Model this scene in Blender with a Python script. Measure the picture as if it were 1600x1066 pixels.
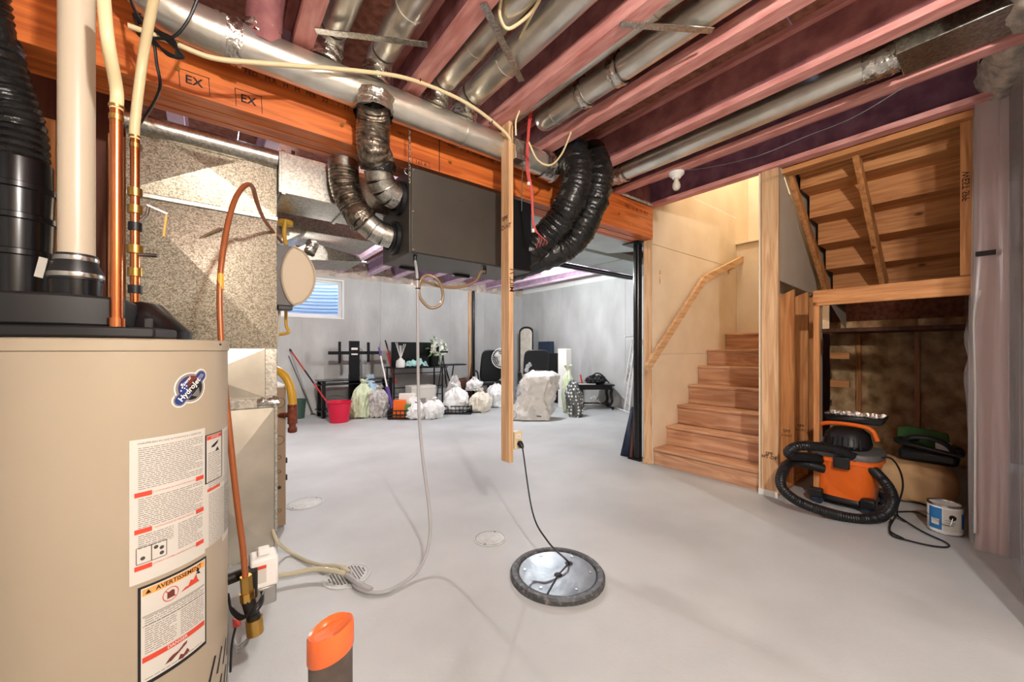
import bpy, math, random
from mathutils import Vector, Matrix, noise
random.seed(7)
sc = bpy.context.scene
for o in list(bpy.data.objects): bpy.data.objects.remove(o)
COL = sc.collection
# ------------------------------------------------------------------ camera
F, A, HZ, H = 605.0, math.radians(38.05), 546.5, 1.25
SA, CA = math.sin(A), math.cos(A)
cd = bpy.data.cameras.new('camera'); cam = bpy.data.objects.new('camera', cd); COL.objects.link(cam)
cd.sensor_width = 36; cd.lens = F/1600*36; cd.shift_y = (HZ-533)/1600; cd.clip_start = .02
cam.location = (0, 0, H); cam.rotation_euler = (math.pi/2, 0, -A); sc.camera = cam
# ------------------------------------------------------------------ world, lights, exposure
w = bpy.data.worlds.new('world'); sc.world = w; w.use_nodes = True
nt = w.node_tree; bg = nt.nodes['Background']
sky = nt.nodes.new('ShaderNodeTexSky'); sky.sky_type = 'NISHITA'; sky.sun_elevation = math.radians(50); sky.sun_rotation = math.radians(20); sky.sun_disc = False
nt.links.new(sky.outputs[0], bg.inputs[0]); bg.inputs[1].default_value = 2.0
sc.view_settings.view_transform = 'Standard'; sc.view_settings.look = 'None'; sc.view_settings.gamma = 1
sc.view_settings.use_curve_mapping = False
sc.view_settings.exposure = 0.12
def lamp(name, loc, power, col, size=.05):
    l = bpy.data.lights.new(name, 'POINT'); l.energy = power; l.color = col; l.shadow_soft_size = size
    o = bpy.data.objects.new(name, l); o.location = loc; COL.objects.link(o); return o
BULBS = [(1.14, 5.22, 2.66), (4.9, 5.3, 2.66), (.40, -.85, 2.62)]
lamp('bulb_or_fill_light', (1.14, 5.22, 2.60), 200, (1, .96, .92), .05)
lamp('bulb_or_fill_light', (4.9, 5.3, 2.60), 215, (.88, .95, 1), .05)
lamp('bulb_or_fill_light', (.40, -.85, 2.54), 300, (1, .945, .89), .05)
lamp('bulb_or_fill_light', (5.0, 1.9, 4.7), 62, (1, .95, .88), .08)  # unseen lamp added above the stairs to brighten and warm the drywall

# ------------------------------------------------------------------ pixel -> point on a known plane
def ray(x, y):
    r = (x-800)/F; return Vector((SA+r*CA, CA-r*SA, -(y-HZ)/F))
CP = Vector((0, 0, H))
def pz(x, y, z=0.):
    d = ray(x, y); return CP+d*((z-H)/d.z)
def pX(x, y, X): d = ray(x, y); return CP+d*(X/d.x)
def pY(x, y, Y): d = ray(x, y); return CP+d*(Y/d.y)
def pd(x, y, t): return CP+ray(x, y)*t

# ------------------------------------------------------------------ materials
def M(name, c1, c2=None, rough=.6, metal=0, scale=(1, 1, 1), ns=5, detail=4, ramp=(.35, .65), bump=0, bs=None, c3=None, em=None, alpha=1, trans=0, dist=0, spec=None, kind='noise', ior=1.45):
    m = bpy.data.materials.new(name); m.use_nodes = True; n = m.node_tree; b = n.nodes['Principled BSDF']
    b.inputs['Base Color'].default_value = (*c1, 1); b.inputs['Roughness'].default_value = rough; b.inputs['Metallic'].default_value = metal
    b.inputs['IOR'].default_value = ior
    if spec is not None: b.inputs['Specular IOR Level'].default_value = spec
    if em: b.inputs['Emission Color'].default_value = (*em[0], 1); b.inputs['Emission Strength'].default_value = em[1]
    b.inputs['Alpha'].default_value = alpha; b.inputs['Transmission Weight'].default_value = trans
    if c2 or bump:
        tc = n.nodes.new('ShaderNodeTexCoord'); mp = n.nodes.new('ShaderNodeMapping'); mp.inputs['Scale'].default_value = scale
        n.links.new(tc.outputs['Object'], mp.inputs[0])
    if c2:
        if kind == 'noise':
            t = n.nodes.new('ShaderNodeTexNoise'); t.inputs['Scale'].default_value = ns; t.inputs['Detail'].default_value = detail
            t.inputs['Distortion'].default_value = dist; out = t.outputs['Fac']
        else:
            t = n.nodes.new('ShaderNodeTexVoronoi'); t.inputs['Scale'].default_value = ns
            sp = n.nodes.new('ShaderNodeSeparateColor'); n.links.new(t.outputs['Color'], sp.inputs[0]); out = sp.outputs[0]
        n.links.new(mp.outputs[0], t.inputs[0])
        r = n.nodes.new('ShaderNodeValToRGB'); r.color_ramp.elements[0].position = ramp[0]; r.color_ramp.elements[1].position = ramp[1]
        r.color_ramp.elements[0].color = (*c1, 1); r.color_ramp.elements[1].color = (*c2, 1)
        if c3: e = r.color_ramp.elements.new(min(.99, ramp[1]+.15)); e.color = (*c3, 1)
        n.links.new(out, r.inputs[0]); n.links.new(r.outputs[0], b.inputs['Base Color'])
    if bump:
        t2 = n.nodes.new('ShaderNodeTexNoise'); t2.inputs['Scale'].default_value = bs or ns; t2.inputs['Detail'].default_value = 5
        n.links.new(mp.outputs[0], t2.inputs[0])
        bp = n.nodes.new('ShaderNodeBump'); bp.inputs['Strength'].default_value = bump; bp.inputs['Distance'].default_value = .01
        n.links.new(t2.outputs['Fac'], bp.inputs['Height']); n.links.new(bp.outputs[0], b.inputs['Normal'])
    return m
def lin(r, g, b):
    f = lambda c: ((c/255+.055)/1.055)**2.4 if c > 10 else c/255/12.92
    return (f(r), f(g), f(b))
def wood(name, c1, c2, axis, rough=.65, knots=True, fine=1):
    """grain stretched along axis, plus scattered knots"""
    m = bpy.data.materials.new(name); m.use_nodes = True; n = m.node_tree; b = n.nodes['Principled BSDF']; b.inputs['Roughness'].default_value = rough
    tc = n.nodes.new('ShaderNodeTexCoord'); mp = n.nodes.new('ShaderNodeMapping')
    s = [14*fine]*3; s[axis] = .9; mp.inputs['Scale'].default_value = s; n.links.new(tc.outputs['Object'], mp.inputs[0])
    t = n.nodes.new('ShaderNodeTexNoise'); t.inputs['Scale'].default_value = 1.6; t.inputs['Detail'].default_value = 7; t.inputs['Distortion'].default_value = 1.3
    n.links.new(mp.outputs[0], t.inputs[0])
    r = n.nodes.new('ShaderNodeValToRGB'); r.color_ramp.elements[0].position = .36; r.color_ramp.elements[1].position = .62
    r.color_ramp.elements[0].color = (*c1, 1); r.color_ramp.elements[1].color = (*c2, 1); n.links.new(t.outputs['Fac'], r.inputs[0])
    last = r.outputs[0]
    if knots:
        mp2 = n.nodes.new('ShaderNodeMapping'); s2 = [5.]*3; s2[axis] = 2.6; mp2.inputs['Scale'].default_value = s2; n.links.new(tc.outputs['Object'], mp2.inputs[0])
        v = n.nodes.new('ShaderNodeTexVoronoi'); v.inputs['Scale'].default_value = 1; n.links.new(mp2.outputs[0], v.inputs[0])
        r2 = n.nodes.new('ShaderNodeValToRGB'); r2.color_ramp.elements[0].position = .045; r2.color_ramp.elements[1].position = .1
        r2.color_ramp.elements[0].color = (.22, .13, .08, 1); r2.color_ramp.elements[1].color = (1, 1, 1, 1); n.links.new(v.outputs['Distance'], r2.inputs[0])
        mx = n.nodes.new('ShaderNodeMix'); mx.data_type = 'RGBA'; mx.blend_type = 'MULTIPLY'; mx.inputs[0].default_value = .9
        n.links.new(last, mx.inputs[6]); n.links.new(r2.outputs[0], mx.inputs[7]); last = mx.outputs[2]
    n.links.new(last, b.inputs['Base Color'])
    bp = n.nodes.new('ShaderNodeBump'); bp.inputs['Strength'].default_value = .15; bp.inputs['Distance'].default_value = .004
    n.links.new(t.outputs['Fac'], bp.inputs['Height']); n.links.new(bp.outputs[0], b.inputs['Normal'])
    return m
MT = {}
W1, W2 = lin(194, 148, 104), lin(224, 186, 142)
for i, ax in enumerate('xyz'):
    MT['pine_'+ax] = wood('pine_'+ax, W1, W2, i)
    MT['amber_'+ax] = wood('amber_'+ax, lin(176, 112, 60), lin(212, 150, 92), i)
    MT['oak_'+ax] = wood('oak_'+ax, lin(172, 122, 88), lin(214, 168, 132), i, knots=False, fine=.6)
    MT['lvl_'+ax] = wood('lvl_'+ax, lin(176, 84, 34), lin(222, 122, 56), i, rough=.4, knots=False)
MT['pink'] = M('pink_flange', lin(196, 128, 120), lin(226, 164, 156), .7, scale=(3, .6, 3), ns=8, bump=.2, bs=30)
MT['web'] = M('pink_web', lin(128, 78, 80), lin(166, 110, 108), .75, scale=(1, 1, 1), ns=9, detail=8, bump=.35, bs=45)
MT['lilac_bulb_cast'] = M('bulb_cast_flange', lin(204, 172, 192), lin(224, 196, 212), .7, ns=8, bump=.1)  # pink flange with the cool far bulb's lilac cast painted in
MT['webfar_bulb_cast'] = M('bulb_cast_web', lin(172, 136, 158), lin(196, 162, 182), .75, ns=9, detail=8, bump=.2, bs=45)  # far-room web colour, same bulb cast painted in
MT['webpurple'] = M('purple_web', lin(122, 82, 104), lin(152, 108, 128), .75, ns=9, detail=8, bump=.2, bs=45)
MT['pale'] = M('pale_sheet_metal', lin(186, 198, 198), lin(200, 210, 210), .5, .2, ns=3)
MT['osb'] = M('osb', lin(124, 76, 62), lin(164, 108, 84), .8, ns=22, detail=6, bump=.3, bs=40)
def concrete():
    m = M('concrete_floor', lin(174, 178, 178), lin(190, 194, 194), .5, ns=1.1, detail=9, ramp=(.38, .62), bump=.08, bs=60)
    return m
MT['floor'] = concrete()
MT['cwall'] = M('concrete_wall', lin(172, 172, 168), lin(198, 199, 196), .85, scale=(1, 1, .45), ns=2.2, detail=10, ramp=(.3, .7), bump=.25, bs=25, dist=.2)
MT['drywall'] = M('drywall', lin(228, 210, 182), lin(236, 220, 194), .85, ns=3)
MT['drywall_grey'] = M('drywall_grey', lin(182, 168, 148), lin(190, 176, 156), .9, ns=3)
MT['white'] = M('white_plastic', lin(232, 230, 224), rough=.4)
MT['galv'] = M('galvanized', lin(168, 166, 158), lin(206, 204, 196), .32, 1, ns=90, kind='v', ramp=(.1, .9), bump=.05, bs=200)
MT['sheet'] = M('plain_galvanized', lin(176, 170, 156), lin(200, 194, 180), .38, .75, ns=4, bump=.08, bs=6)
MT['spangle'] = M('spangled_galvanized', lin(128, 120, 104), lin(196, 188, 170), .36, .8, ns=190, kind='v', ramp=(.1, .9))
MT['duct'] = M('round_duct', lin(200, 196, 184), lin(226, 222, 212), .3, .85, ns=6, bump=.2, bs=14)
MT['foil'] = M('foil', lin(200, 196, 188), lin(226, 222, 214), .22, 1, ns=12, bump=1.0, bs=40)
MT['flexfoil'] = M('flex_foil', lin(84, 76, 66), lin(170, 158, 142), .28, .9, ns=30, bump=.6, bs=60)
MT['blackfoil'] = M('black_film', lin(22, 22, 22), lin(34, 34, 33), .25, 0, ns=10, bump=.9, bs=22)
MT['black'] = M('black_plastic', lin(24, 25, 27), rough=.42)
MT['blackgloss'] = M('black_gloss', lin(16, 18, 22), rough=.22)
MT['blackmetal'] = M('black_metal', lin(30, 31, 34), rough=.35, metal=.4)
MT['hrv'] = M('dark_bronze_sheet', lin(74, 70, 64), lin(82, 78, 72), .38, .35, ns=2)
MT['grey'] = M('grey_plastic', lin(96, 94, 92), rough=.5)
MT['tank'] = M('tank_beige', lin(166, 153, 132), lin(170, 157, 136), .35, ns=2)
MT['beige'] = M('beige_plastic', lin(200, 184, 158), rough=.5)
MT['furn'] = M('furnace_tan', lin(150, 128, 104), rough=.45)
MT['copper'] = M('copper', lin(200, 112, 66), lin(224, 142, 96), .25, 1, ns=5, scale=(1, 1, .4))
MT['coated'] = M('coated_copper', lin(160, 92, 54), rough=.35, metal=.35)
MT['brass'] = M('brass', lin(196, 156, 84), rough=.3, metal=1)
MT['steel'] = M('steel', lin(190, 188, 184), rough=.25, metal=1)
MT['rust'] = M('rusty_iron', lin(96, 46, 32), lin(140, 74, 52), .6, .3, ns=40)
MT['iron'] = M('black_iron', lin(44, 38, 34), rough=.5, metal=.5)
MT['pex'] = M('pex_cream', lin(222, 202, 158), rough=.4)
MT['pvc'] = M('pvc_cream', lin(196, 182, 160), rough=.35)
MT['yellow'] = M('yellow_coat', lin(206, 158, 48), rough=.4)
MT['orange'] = M('orange_plastic', lin(236, 110, 36), rough=.35)
MT['capor'] = M('orange_cap', lin(224, 104, 50), rough=.3)
MT['abs'] = M('abs_pipe', lin(66, 56, 50), lin(94, 82, 74), .45, ns=14)
MT['red'] = M('red_plastic', lin(206, 24, 62), rough=.35)
MT['redpaint'] = M('red_paint', lin(190, 50, 44), rough=.4)
MT['purple'] = M('purple_plastic', lin(84, 58, 130), rough=.4)
MT['green'] = M('green_plastic', lin(60, 88, 76), rough=.5)
MT['lime'] = M('lime_plastic', lin(150, 190, 50), rough=.4)
MT['greendk'] = M('green_fabric', lin(50, 92, 40), rough=.7)
MT['paper'] = M('paper', lin(206, 202, 192), rough=.6)
MT['ink'] = M('ink', lin(70, 66, 62), rough=.7)
MT['fineprint'] = M('fine_print_ink', lin(128, 122, 116), rough=.7)
MT['inkb'] = M('black_ink', lin(24, 20, 20), rough=.6)
MT['inkred'] = M('red_ink', lin(206, 70, 48), rough=.6)
MT['inkor'] = M('orange_ink', lin(232, 160, 84), rough=.6)
MT['inkblue'] = M('blue_ink', lin(38, 58, 120), rough=.5)
MT['inkmaroon'] = M('maroon_ink', lin(110, 50, 40), rough=.5)
MT['stamp'] = M('wood_stamp', lin(70, 34, 18), rough=.8)
MT['inkgrey'] = M('silver_ink', lin(140, 136, 132), rough=.5)
MT['insul'] = M('insulation', lin(156, 118, 78), lin(222, 188, 140), .95, ns=7, detail=9, bump=1, bs=18)
MT['kraft'] = M('kraft', lin(196, 158, 110), lin(208, 172, 126), .7, ns=6)
MT['brown'] = M('dark_brown', lin(84, 50, 36), rough=.6)
MT['teal'] = M('teal_cloth', lin(140, 196, 190), lin(180, 220, 214), .9, ns=20)
MT['glass'] = M('glass', (1, 1, 1), rough=.02, trans=1, ior=1.1)
MT['white_bag'] = M('white_bag', lin(226, 226, 224), lin(240, 240, 238), .35, ns=6, bump=.5, bs=20)
MT['cream_bag'] = M('cream_bag', lin(214, 206, 188), lin(232, 226, 212), .4, ns=8, bump=.5, bs=20)
MT['green_bag'] = M('pale_green_bag', lin(196, 208, 170), lin(214, 224, 196), .35, ns=5, bump=.5, bs=20)
MT['blue_bag'] = M('pale_blue_bag', lin(150, 190, 220), lin(200, 220, 232), .35, ns=8, bump=.5, bs=20)
MT['grey_bag'] = M('grey_bag', lin(150, 146, 142), lin(206, 204, 200), .4, ns=14, bump=.5, bs=20)
def dots():
    m = M('dotted_print', lin(236, 238, 234), lin(92, 94, 92), .5, ns=16, kind='v', ramp=(.34, .38)); n = m.node_tree
    v = [x for x in n.nodes if x.type == 'TEX_VORONOI'][0]; r = [x for x in n.nodes if x.type == 'VALTORGB'][0]; v.inputs['Randomness'].default_value = .25
    n.links.new(v.outputs['Distance'], r.inputs[0]); return m
MT['dots'] = dots()
MT['corr'] = M('galvanized_well', lin(206, 216, 226), rough=.5, metal=.1)
MT['bulb'] = M('lit_bulb', (1, 1, 1), em=((1, .97, .92), 25))
MT['bulbglass'] = M('frosted_bulb', lin(214, 206, 190), rough=.25)
MT['foam'] = M('spray_foam', lin(196, 184, 168), lin(150, 140, 132), .9, ns=20, bump=1, bs=30)
MT['fan'] = M('fan_grey', lin(214, 214, 210), rough=.4)
MT['flower'] = M('petal', lin(238, 238, 226), rough=.7)
MT['leaf'] = M('leaf', lin(92, 132, 70), rough=.6)
MT['navy'] = M('navy_board', lin(34, 46, 66), rough=.5)
MT['labelblue'] = M('label_blue', lin(40, 110, 170), rough=.4)
MT['wire_red'] = M('wire_red', lin(196, 70, 66), rough=.5)
MT['tubeclear'] = M('clear_vinyl', lin(190, 190, 192), rough=.15, alpha=.75)
MT['tubecream'] = M('cream_vinyl', lin(206, 198, 170), rough=.2, alpha=.9)
MT['tubebrown'] = M('brown_vinyl', lin(150, 124, 96), rough=.2, alpha=.85)
MT['lid'] = M('sump_lid', lin(76, 86, 92), lin(122, 130, 134), .3, .2, ns=5, detail=6, bump=.25, bs=18)
MT['lidrim'] = M('lid_rim', lin(66, 68, 70), lin(128, 126, 122), .5, ns=40, ramp=(.5, .75))
MT['cover'] = M('painted_cover', lin(186, 190, 188), lin(200, 204, 202), .5, ns=20)
MT['putty'] = M('wall_panel_brown', lin(86, 50, 38), lin(112, 68, 50), .7, scale=(6, 6, .6), ns=4)
def polymat(name, a, c=(226, 222, 222)):
    m = bpy.data.materials.new(name); m.use_nodes = True; n = m.node_tree; n.nodes.clear()
    o = n.nodes.new('ShaderNodeOutputMaterial'); t = n.nodes.new('ShaderNodeBsdfTransparent'); b = n.nodes.new('ShaderNodeBsdfPrincipled')
    b.inputs['Base Color'].default_value = (*lin(*c), 1); b.inputs['Roughness'].default_value = .22; mx = n.nodes.new('ShaderNodeMixShader'); mx.inputs[0].default_value = a
    n.links.new(t.outputs[0], mx.inputs[1]); n.links.new(b.outputs[0], mx.inputs[2]); n.links.new(mx.outputs[0], o.inputs[0]); return m
MT['poly'] = polymat('poly_sheet', .42)
MT['polydark'] = polymat('poly_sheet_thin', .10)
MT['bagfilm'] = polymat('bag_film', .35, (236, 238, 240))

# ------------------------------------------------------------------ mesh building
class MB:
    def __init__(s): s.v = []; s.f = []
    def add(s, vs, fs):
        k = len(s.v); s.v += [tuple(v) for v in vs]; s.f += [tuple(i+k for i in f) for f in fs]; return s
    def box(s, x0, x1, y0, y1, z0, z1, mtx=None):
        vs = [Vector((x, y, z)) for z in (z0, z1) for y in (y0, y1) for x in (x0, x1)]
        if mtx: vs = [mtx@v for v in vs]
        return s.add(vs, [(0, 2, 3, 1), (4, 5, 7, 6), (0, 1, 5, 4), (2, 6, 7, 3), (0, 4, 6, 2), (1, 3, 7, 5)])
    def bar(s, p, q, w, t, up=(0, 0, 1)):
        """rectangular bar from p to q, w across, t along up"""
        p, q = Vector(p), Vector(q); d = (q-p).normalized(); u = Vector(up); a = d.cross(u)
        if a.length < 1e-4: u = Vector((0, 1, 0)); a = d.cross(u)
        a.normalize(); b = a.cross(d).normalized(); vs = []
        for c in (p, q):
            for i, j in ((-1, -1), (1, -1), (1, 1), (-1, 1)): vs.append(c+a*i*w/2+b*j*t/2)
        return s.add(vs, [(0, 3, 2, 1), (4, 5, 6, 7), (0, 1, 5, 4), (1, 2, 6, 5), (2, 3, 7, 6), (3, 0, 4, 7)])
    def lathe(s, prof, c=(0, 0, 0), n=32, axis=None, sy=1):
        c = Vector(c); R = Matrix.Identity(3)
        if axis is not None: R = Vector((0, 0, 1)).rotation_difference(Vector(axis)).to_matrix()
        vs = []; fs = []
        for r, z in prof:
            for i in range(n):
                a = 2*math.pi*i/n; vs.append(c+R@Vector((r*math.cos(a), r*sy*math.sin(a), z)))
        for j in range(len(prof)-1):
            for i in range(n):
                i2 = (i+1) % n; fs.append((j*n+i, j*n+i2, (j+1)*n+i2, (j+1)*n+i))
        if prof[0][0] > 1e-5: fs.append(tuple(reversed(range(n))))
        if prof[-1][0] > 1e-5: fs.append(tuple((len(prof)-1)*n+i for i in range(n)))
        return s.add(vs, fs)
    def cyl(s, p, q, r, r2=None, n=20):
        p, q = Vector(p), Vector(q); return s.lathe([(r, 0), (r if r2 is None else r2, (q-p).length)], p, n, q-p)
    def tube(s, pts, r, n=12, seg=8, rf=None, smooth=True, cap=True, flat=1):
        P = [Vector(p) for p in pts]
        if smooth and len(P) > 2:
            Q = [P[0]*2-P[1]]+P+[P[-1]*2-P[-2]]; out = []
            for i in range(1, len(Q)-2):
                for k in range(seg):
                    t = k/seg; a, b, c, d = Q[i-1:i+3]
                    out.append(.5*((2*b)+(c-a)*t+(2*a-5*b+4*c-d)*t*t+(-a+3*b-3*c+d)*t**3))
            out.append(P[-1]); P = out
        elif rf:
            out = []
            for i in range(len(P)-1):
                for k in range(seg): out.append(P[i].lerp(P[i+1], k/seg))
            out.append(P[-1]); P = out
        up = None; vs = []; fs = []; L = 0
        for i, p in enumerate(P):
            d = (P[min(i+1, len(P)-1)]-P[max(i-1, 0)]).normalized()
            if up is None:
                up = d.cross(Vector((.3, .2, 1)));
                if up.length < .1: up = d.cross(Vector((1, 0, 0)))
            up = (up-d*up.dot(d)).normalized(); sd = d.cross(up)
            if i: L += (p-P[i-1]).length
            rr = rf(L, i/(len(P)-1)) if rf else r
            for k in range(n):
                a = 2*math.pi*k/n; vs.append(p+up*math.cos(a)*rr+sd*math.sin(a)*rr*flat)
        m = len(P)
        for j in range(m-1):
            for k in range(n):
                k2 = (k+1) % n; fs.append((j*n+k, j*n+k2, (j+1)*n+k2, (j+1)*n+k))
        if cap: fs.append(tuple(reversed(range(n)))); fs.append(tuple((m-1)*n+k for k in range(n)))
        return s.add(vs, fs)
    def prism(s, poly, off):
        n = len(poly); off = Vector(off); vs = [Vector(p) for p in poly]; vs += [v+off for v in vs]
        return s.add(vs, [tuple(reversed(range(n))), tuple(n+i for i in range(n))]+[(i, (i+1) % n, n+(i+1) % n, n+i) for i in range(n)])
    def grid(s, nu, nv, fn):
        vs = [fn(i/nu, j/nv) for j in range(nv+1) for i in range(nu+1)]
        return s.add(vs, [(j*(nu+1)+i, j*(nu+1)+i+1, (j+1)*(nu+1)+i+1, (j+1)*(nu+1)+i) for j in range(nv) for i in range(nu)])
    def torus(s, c, R, r, axis=(0, 0, 1), n=32, m=8, a0=0, a1=2*math.pi):
        rot = Vector((0, 0, 1)).rotation_difference(Vector(axis)).to_matrix(); c = Vector(c)
        pts = [c+rot@Vector((R*math.cos(a0+(a1-a0)*i/n), R*math.sin(a0+(a1-a0)*i/n), 0)) for i in range(n+1)]
        return s.tube(pts, r, m, smooth=False, cap=abs(a1-a0) < 6.2)
def root_loc(p):
    while p.parent: p = p.parent
    return p.location.copy()
SHARP = math.radians(38)
def obj(name, mb, mat, parent=None, bev=0, smooth=True, label=None, solid=0):
    me = bpy.data.meshes.new(name); off = root_loc(parent) if parent else Vector((0, 0, 0))
    me.from_pydata([(v[0]-off.x, v[1]-off.y, v[2]-off.z) for v in mb.v], [], mb.f); me.validate(); me.update()
    me.materials.append(MT[mat] if isinstance(mat, str) else mat)
    o = bpy.data.objects.new(name, me); COL.objects.link(o)
    if parent: o.parent = parent
    if smooth:
        me.polygons.foreach_set('use_smooth', [True]*len(me.polygons))
        try: me.set_sharp_from_angle(angle=SHARP)
        except Exception: pass
    if bev: b = o.modifiers.new('bevel', 'BEVEL'); b.width = bev; b.segments = 2; b.limit_method = 'ANGLE'
    if solid: b = o.modifiers.new('solid', 'SOLIDIFY'); b.thickness = solid
    if label: o['label'] = label
    return o
def tag(o, label, cat, group=None, kind=None):
    if label: o['label'] = label
    if cat: o['category'] = cat
    if group: o['group'] = group
    if kind: o['kind'] = kind
    return o
def thing(name, label, cat, loc=(0, 0, 0), group=None):
    o = bpy.data.objects.new(name, None); o.empty_display_size = .1; o.location = loc; COL.objects.link(o); return tag(o, label, cat, group)
def solo(name, mb, mat, label, cat, group=None, bev=0, smooth=True, solid=0):
    xs, ys, zs = zip(*mb.v); c = Vector(((min(xs)+max(xs))/2, (min(ys)+max(ys))/2, min(zs)))
    mb.v = [(v[0]-c.x, v[1]-c.y, v[2]-c.z) for v in mb.v]
    o = obj(name, mb, mat, None, bev, smooth, solid=solid); o.location = c; return tag(o, label, cat, group)
def struct(name, mb=None, mat=None, label=None, bev=0, smooth=True, loc=(0, 0, 0)):
    if mb is None: o = bpy.data.objects.new(name, None); COL.objects.link(o); o.location = loc
    else: o = obj(name, mb, mat, None, bev, smooth)
    o['kind'] = 'structure'
    if label: o['label'] = label
    return o
def text(body, size, fn, mat, parent, name='lettering', bold=0):
    c = bpy.data.curves.new('t', 'FONT'); c.body = body; c.size = size; c.align_x = 'CENTER'; c.align_y = 'CENTER'; c.resolution_u = 2
    c.offset = bold*size
    t = bpy.data.objects.new('t', c); COL.objects.link(t); dg = bpy.context.evaluated_depsgraph_get()
    me = bpy.data.meshes.new_from_object(t.evaluated_get(dg)); bpy.data.objects.remove(t)
    off = root_loc(parent)
    for v in me.vertices: v.co = Vector(fn(v.co.x, v.co.y))-off
    me.name = name; me.materials.clear(); me.materials.append(MT[mat]); o = bpy.data.objects.new(name, me); COL.objects.link(o); o.parent = parent; return o
def copy_tree(o, parent=None):
    c = o.copy(); COL.objects.link(c); c.parent = parent
    for ch in [x for x in KIDS.get(o.name, [])] or list(o.children): copy_tree(ch, c)
    return c
KIDS = {}
def nz(p, s=1., a=1.): return noise.noise(Vector(p)*s)*a
# ================================================================== SETTING
JZ = 2.79                                             # underside of the joists
YB, XR = 8.3, 6.84                                    # back wall, right concrete wall of the far room
struct('floor', MB().box(-1.8, 7.1, -1.8, 8.7, -.12, 0), 'floor', 'smooth pale grey concrete slab floor')
# --- back wall with the window hole
wb = struct('wall_back', label='grey poured concrete wall with a small window')
WX0, WX1, WZ0, WZ1 = 1.02, 2.16, 1.86, 2.66
b = MB().box(-1.8, WX0, YB, YB+.22, 0, 2.77).box(WX1, XR+.2, YB, YB+.22, 0, 2.77).box(WX0, WX1, YB, YB+.22, 0, WZ0).box(WX0, WX1, YB, YB+.22, WZ1, 2.77)
obj('concrete', b, 'cwall', wb)
for x in (.55, 1.4, 2.9, 3.75, 4.6, 5.6): obj('form_seam', MB().box(x, x+.012, YB-.006, YB, 0, (1.84 if WX0 < x < WX1 else 2.76)), 'cwall', wb)
obj('sill_plate', MB().box(-1.8, XR, YB+.02, YB+.14, 2.77, 2.81), 'pine_x', wb)
for x in (2.6, 3.1, 5.0): obj('tie_hole', MB().cyl((x, YB-.004, 1.9-.1*x % .3), (x, YB+.002, 1.9-.1*x % .3), .02, n=10), 'cwall', wb)
def crump(x0, x1, y, z0, z1, amp, sx, axis='x'):
    def fn(u, v):
        x = x0+(x1-x0)*u; z = z0+(z1-z0)*v
        dd = abs(nz((x*6, v*3, 1), 1, amp))+nz((x*25, v*8, 4), 1, amp*.4)
        return (x, y-dd-.01, z) if axis == 'x' else (y-dd-.01, x, z)
    return MB().grid(sx, 8, fn)
obj('rim_insulation', crump(-1.8, XR, YB, 2.72, 3.08, .13, 160), 'insul', wb)
obj('vapour_sheet', crump(-1.8, XR, YB-.02, 2.70, 3.07, .16, 160), 'poly', wb)
wr = struct('wall_right', label='grey poured concrete wall of the far room with white rim boards above')
obj('concrete', MB().box(XR, XR+.2, 2.5, YB+.2, 0, 2.77), 'cwall', wr)
for y in (3.6, 4.9, 6.2, 7.4): obj('form_seam', MB().box(XR-.006, XR, y, y+.012, 0, 2.76), 'cwall', wr)
for y0, y1 in ((2.5, 4.3), (4.31, 6.3), (6.31, 8.3)): obj('rim_board', MB().box(XR-.03, XR+.1, y0, y1, 2.77, 3.06), 'white', wr, bev=.003)
for k in range(7): obj('tie_hole', MB().cyl((XR-.004, 3.4+.62*k, 1.2+.55*(k % 3)), (XR+.002, 3.4+.62*k, 1.2+.55*(k % 3)), .022, n=10), 'cwall', wr)
struct('wall_left', MB().box(-1.9, -1.7, -1.8, YB+.2, 0, 3.1), 'cwall', 'concrete wall on the far left')
struct('wall_front', MB().box(-1.8, 2.75, -1.9, -1.7, 0, 3.1), 'drywall_grey', 'wall behind the viewpoint')
# --- partition behind the heater
wu = struct('wall_utility', label='brown boarded partition behind the water heater')
obj('board', MB().box(-1.7, -.33, 3.16, 3.2, 0, 2.79), 'putty', wu)
for x in (-1.35, -.72, -.44): obj('stud', MB().box(x, x+.09 if x > -1 else x+.05, 3.06, 3.16, 0, 2.45), 'amber_z', wu, bev=.003)
# --- window with its well outside
wn = struct('window_1', label='white framed basement window with a corrugated well outside')
def frame(x0, x1, z0, z1, y0, y1, t):
    return MB().box(x0, x1, y0, y1, z0, z0+t).box(x0, x1, y0, y1, z1-t, z1).box(x0, x0+t, y0, y1, z0+t, z1-t).box(x1-t, x1, y0, y1, z0+t, z1-t)
obj('window_frame', frame(WX0, WX1, WZ0, WZ1, YB-.02, YB+.17, .035), 'white', wn, bev=.004)
obj('sash', frame(WX0+.035, WX1-.035, WZ0+.035, WZ1-.035, YB+.08, YB+.14, .05), 'white', wn, bev=.004)
obj('pane', MB().box(WX0+.08, WX1-.08, YB+.105, YB+.111, WZ0+.08, WZ1-.08), 'glass', wn)
def well(u, v):
    a = math.pi*(1-u); z = 1.3+1.5*v; R = .82+.022*math.sin(z*2*math.pi/.075)
    return ((WX0+WX1)/2+R*math.cos(a), YB+.24+R*.9*math.sin(a), z)
tag(solo('window_well', MB().grid(28, 90, well), 'corr', 'corrugated steel window well outside the basement window', 'window well', solid=.004), None, None)
struct('window_well_gravel', MB().box(.6, 2.6, YB+.22, YB+1.2, 1.2, 1.32), 'cwall', 'gravel at the bottom of the window well')
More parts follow.
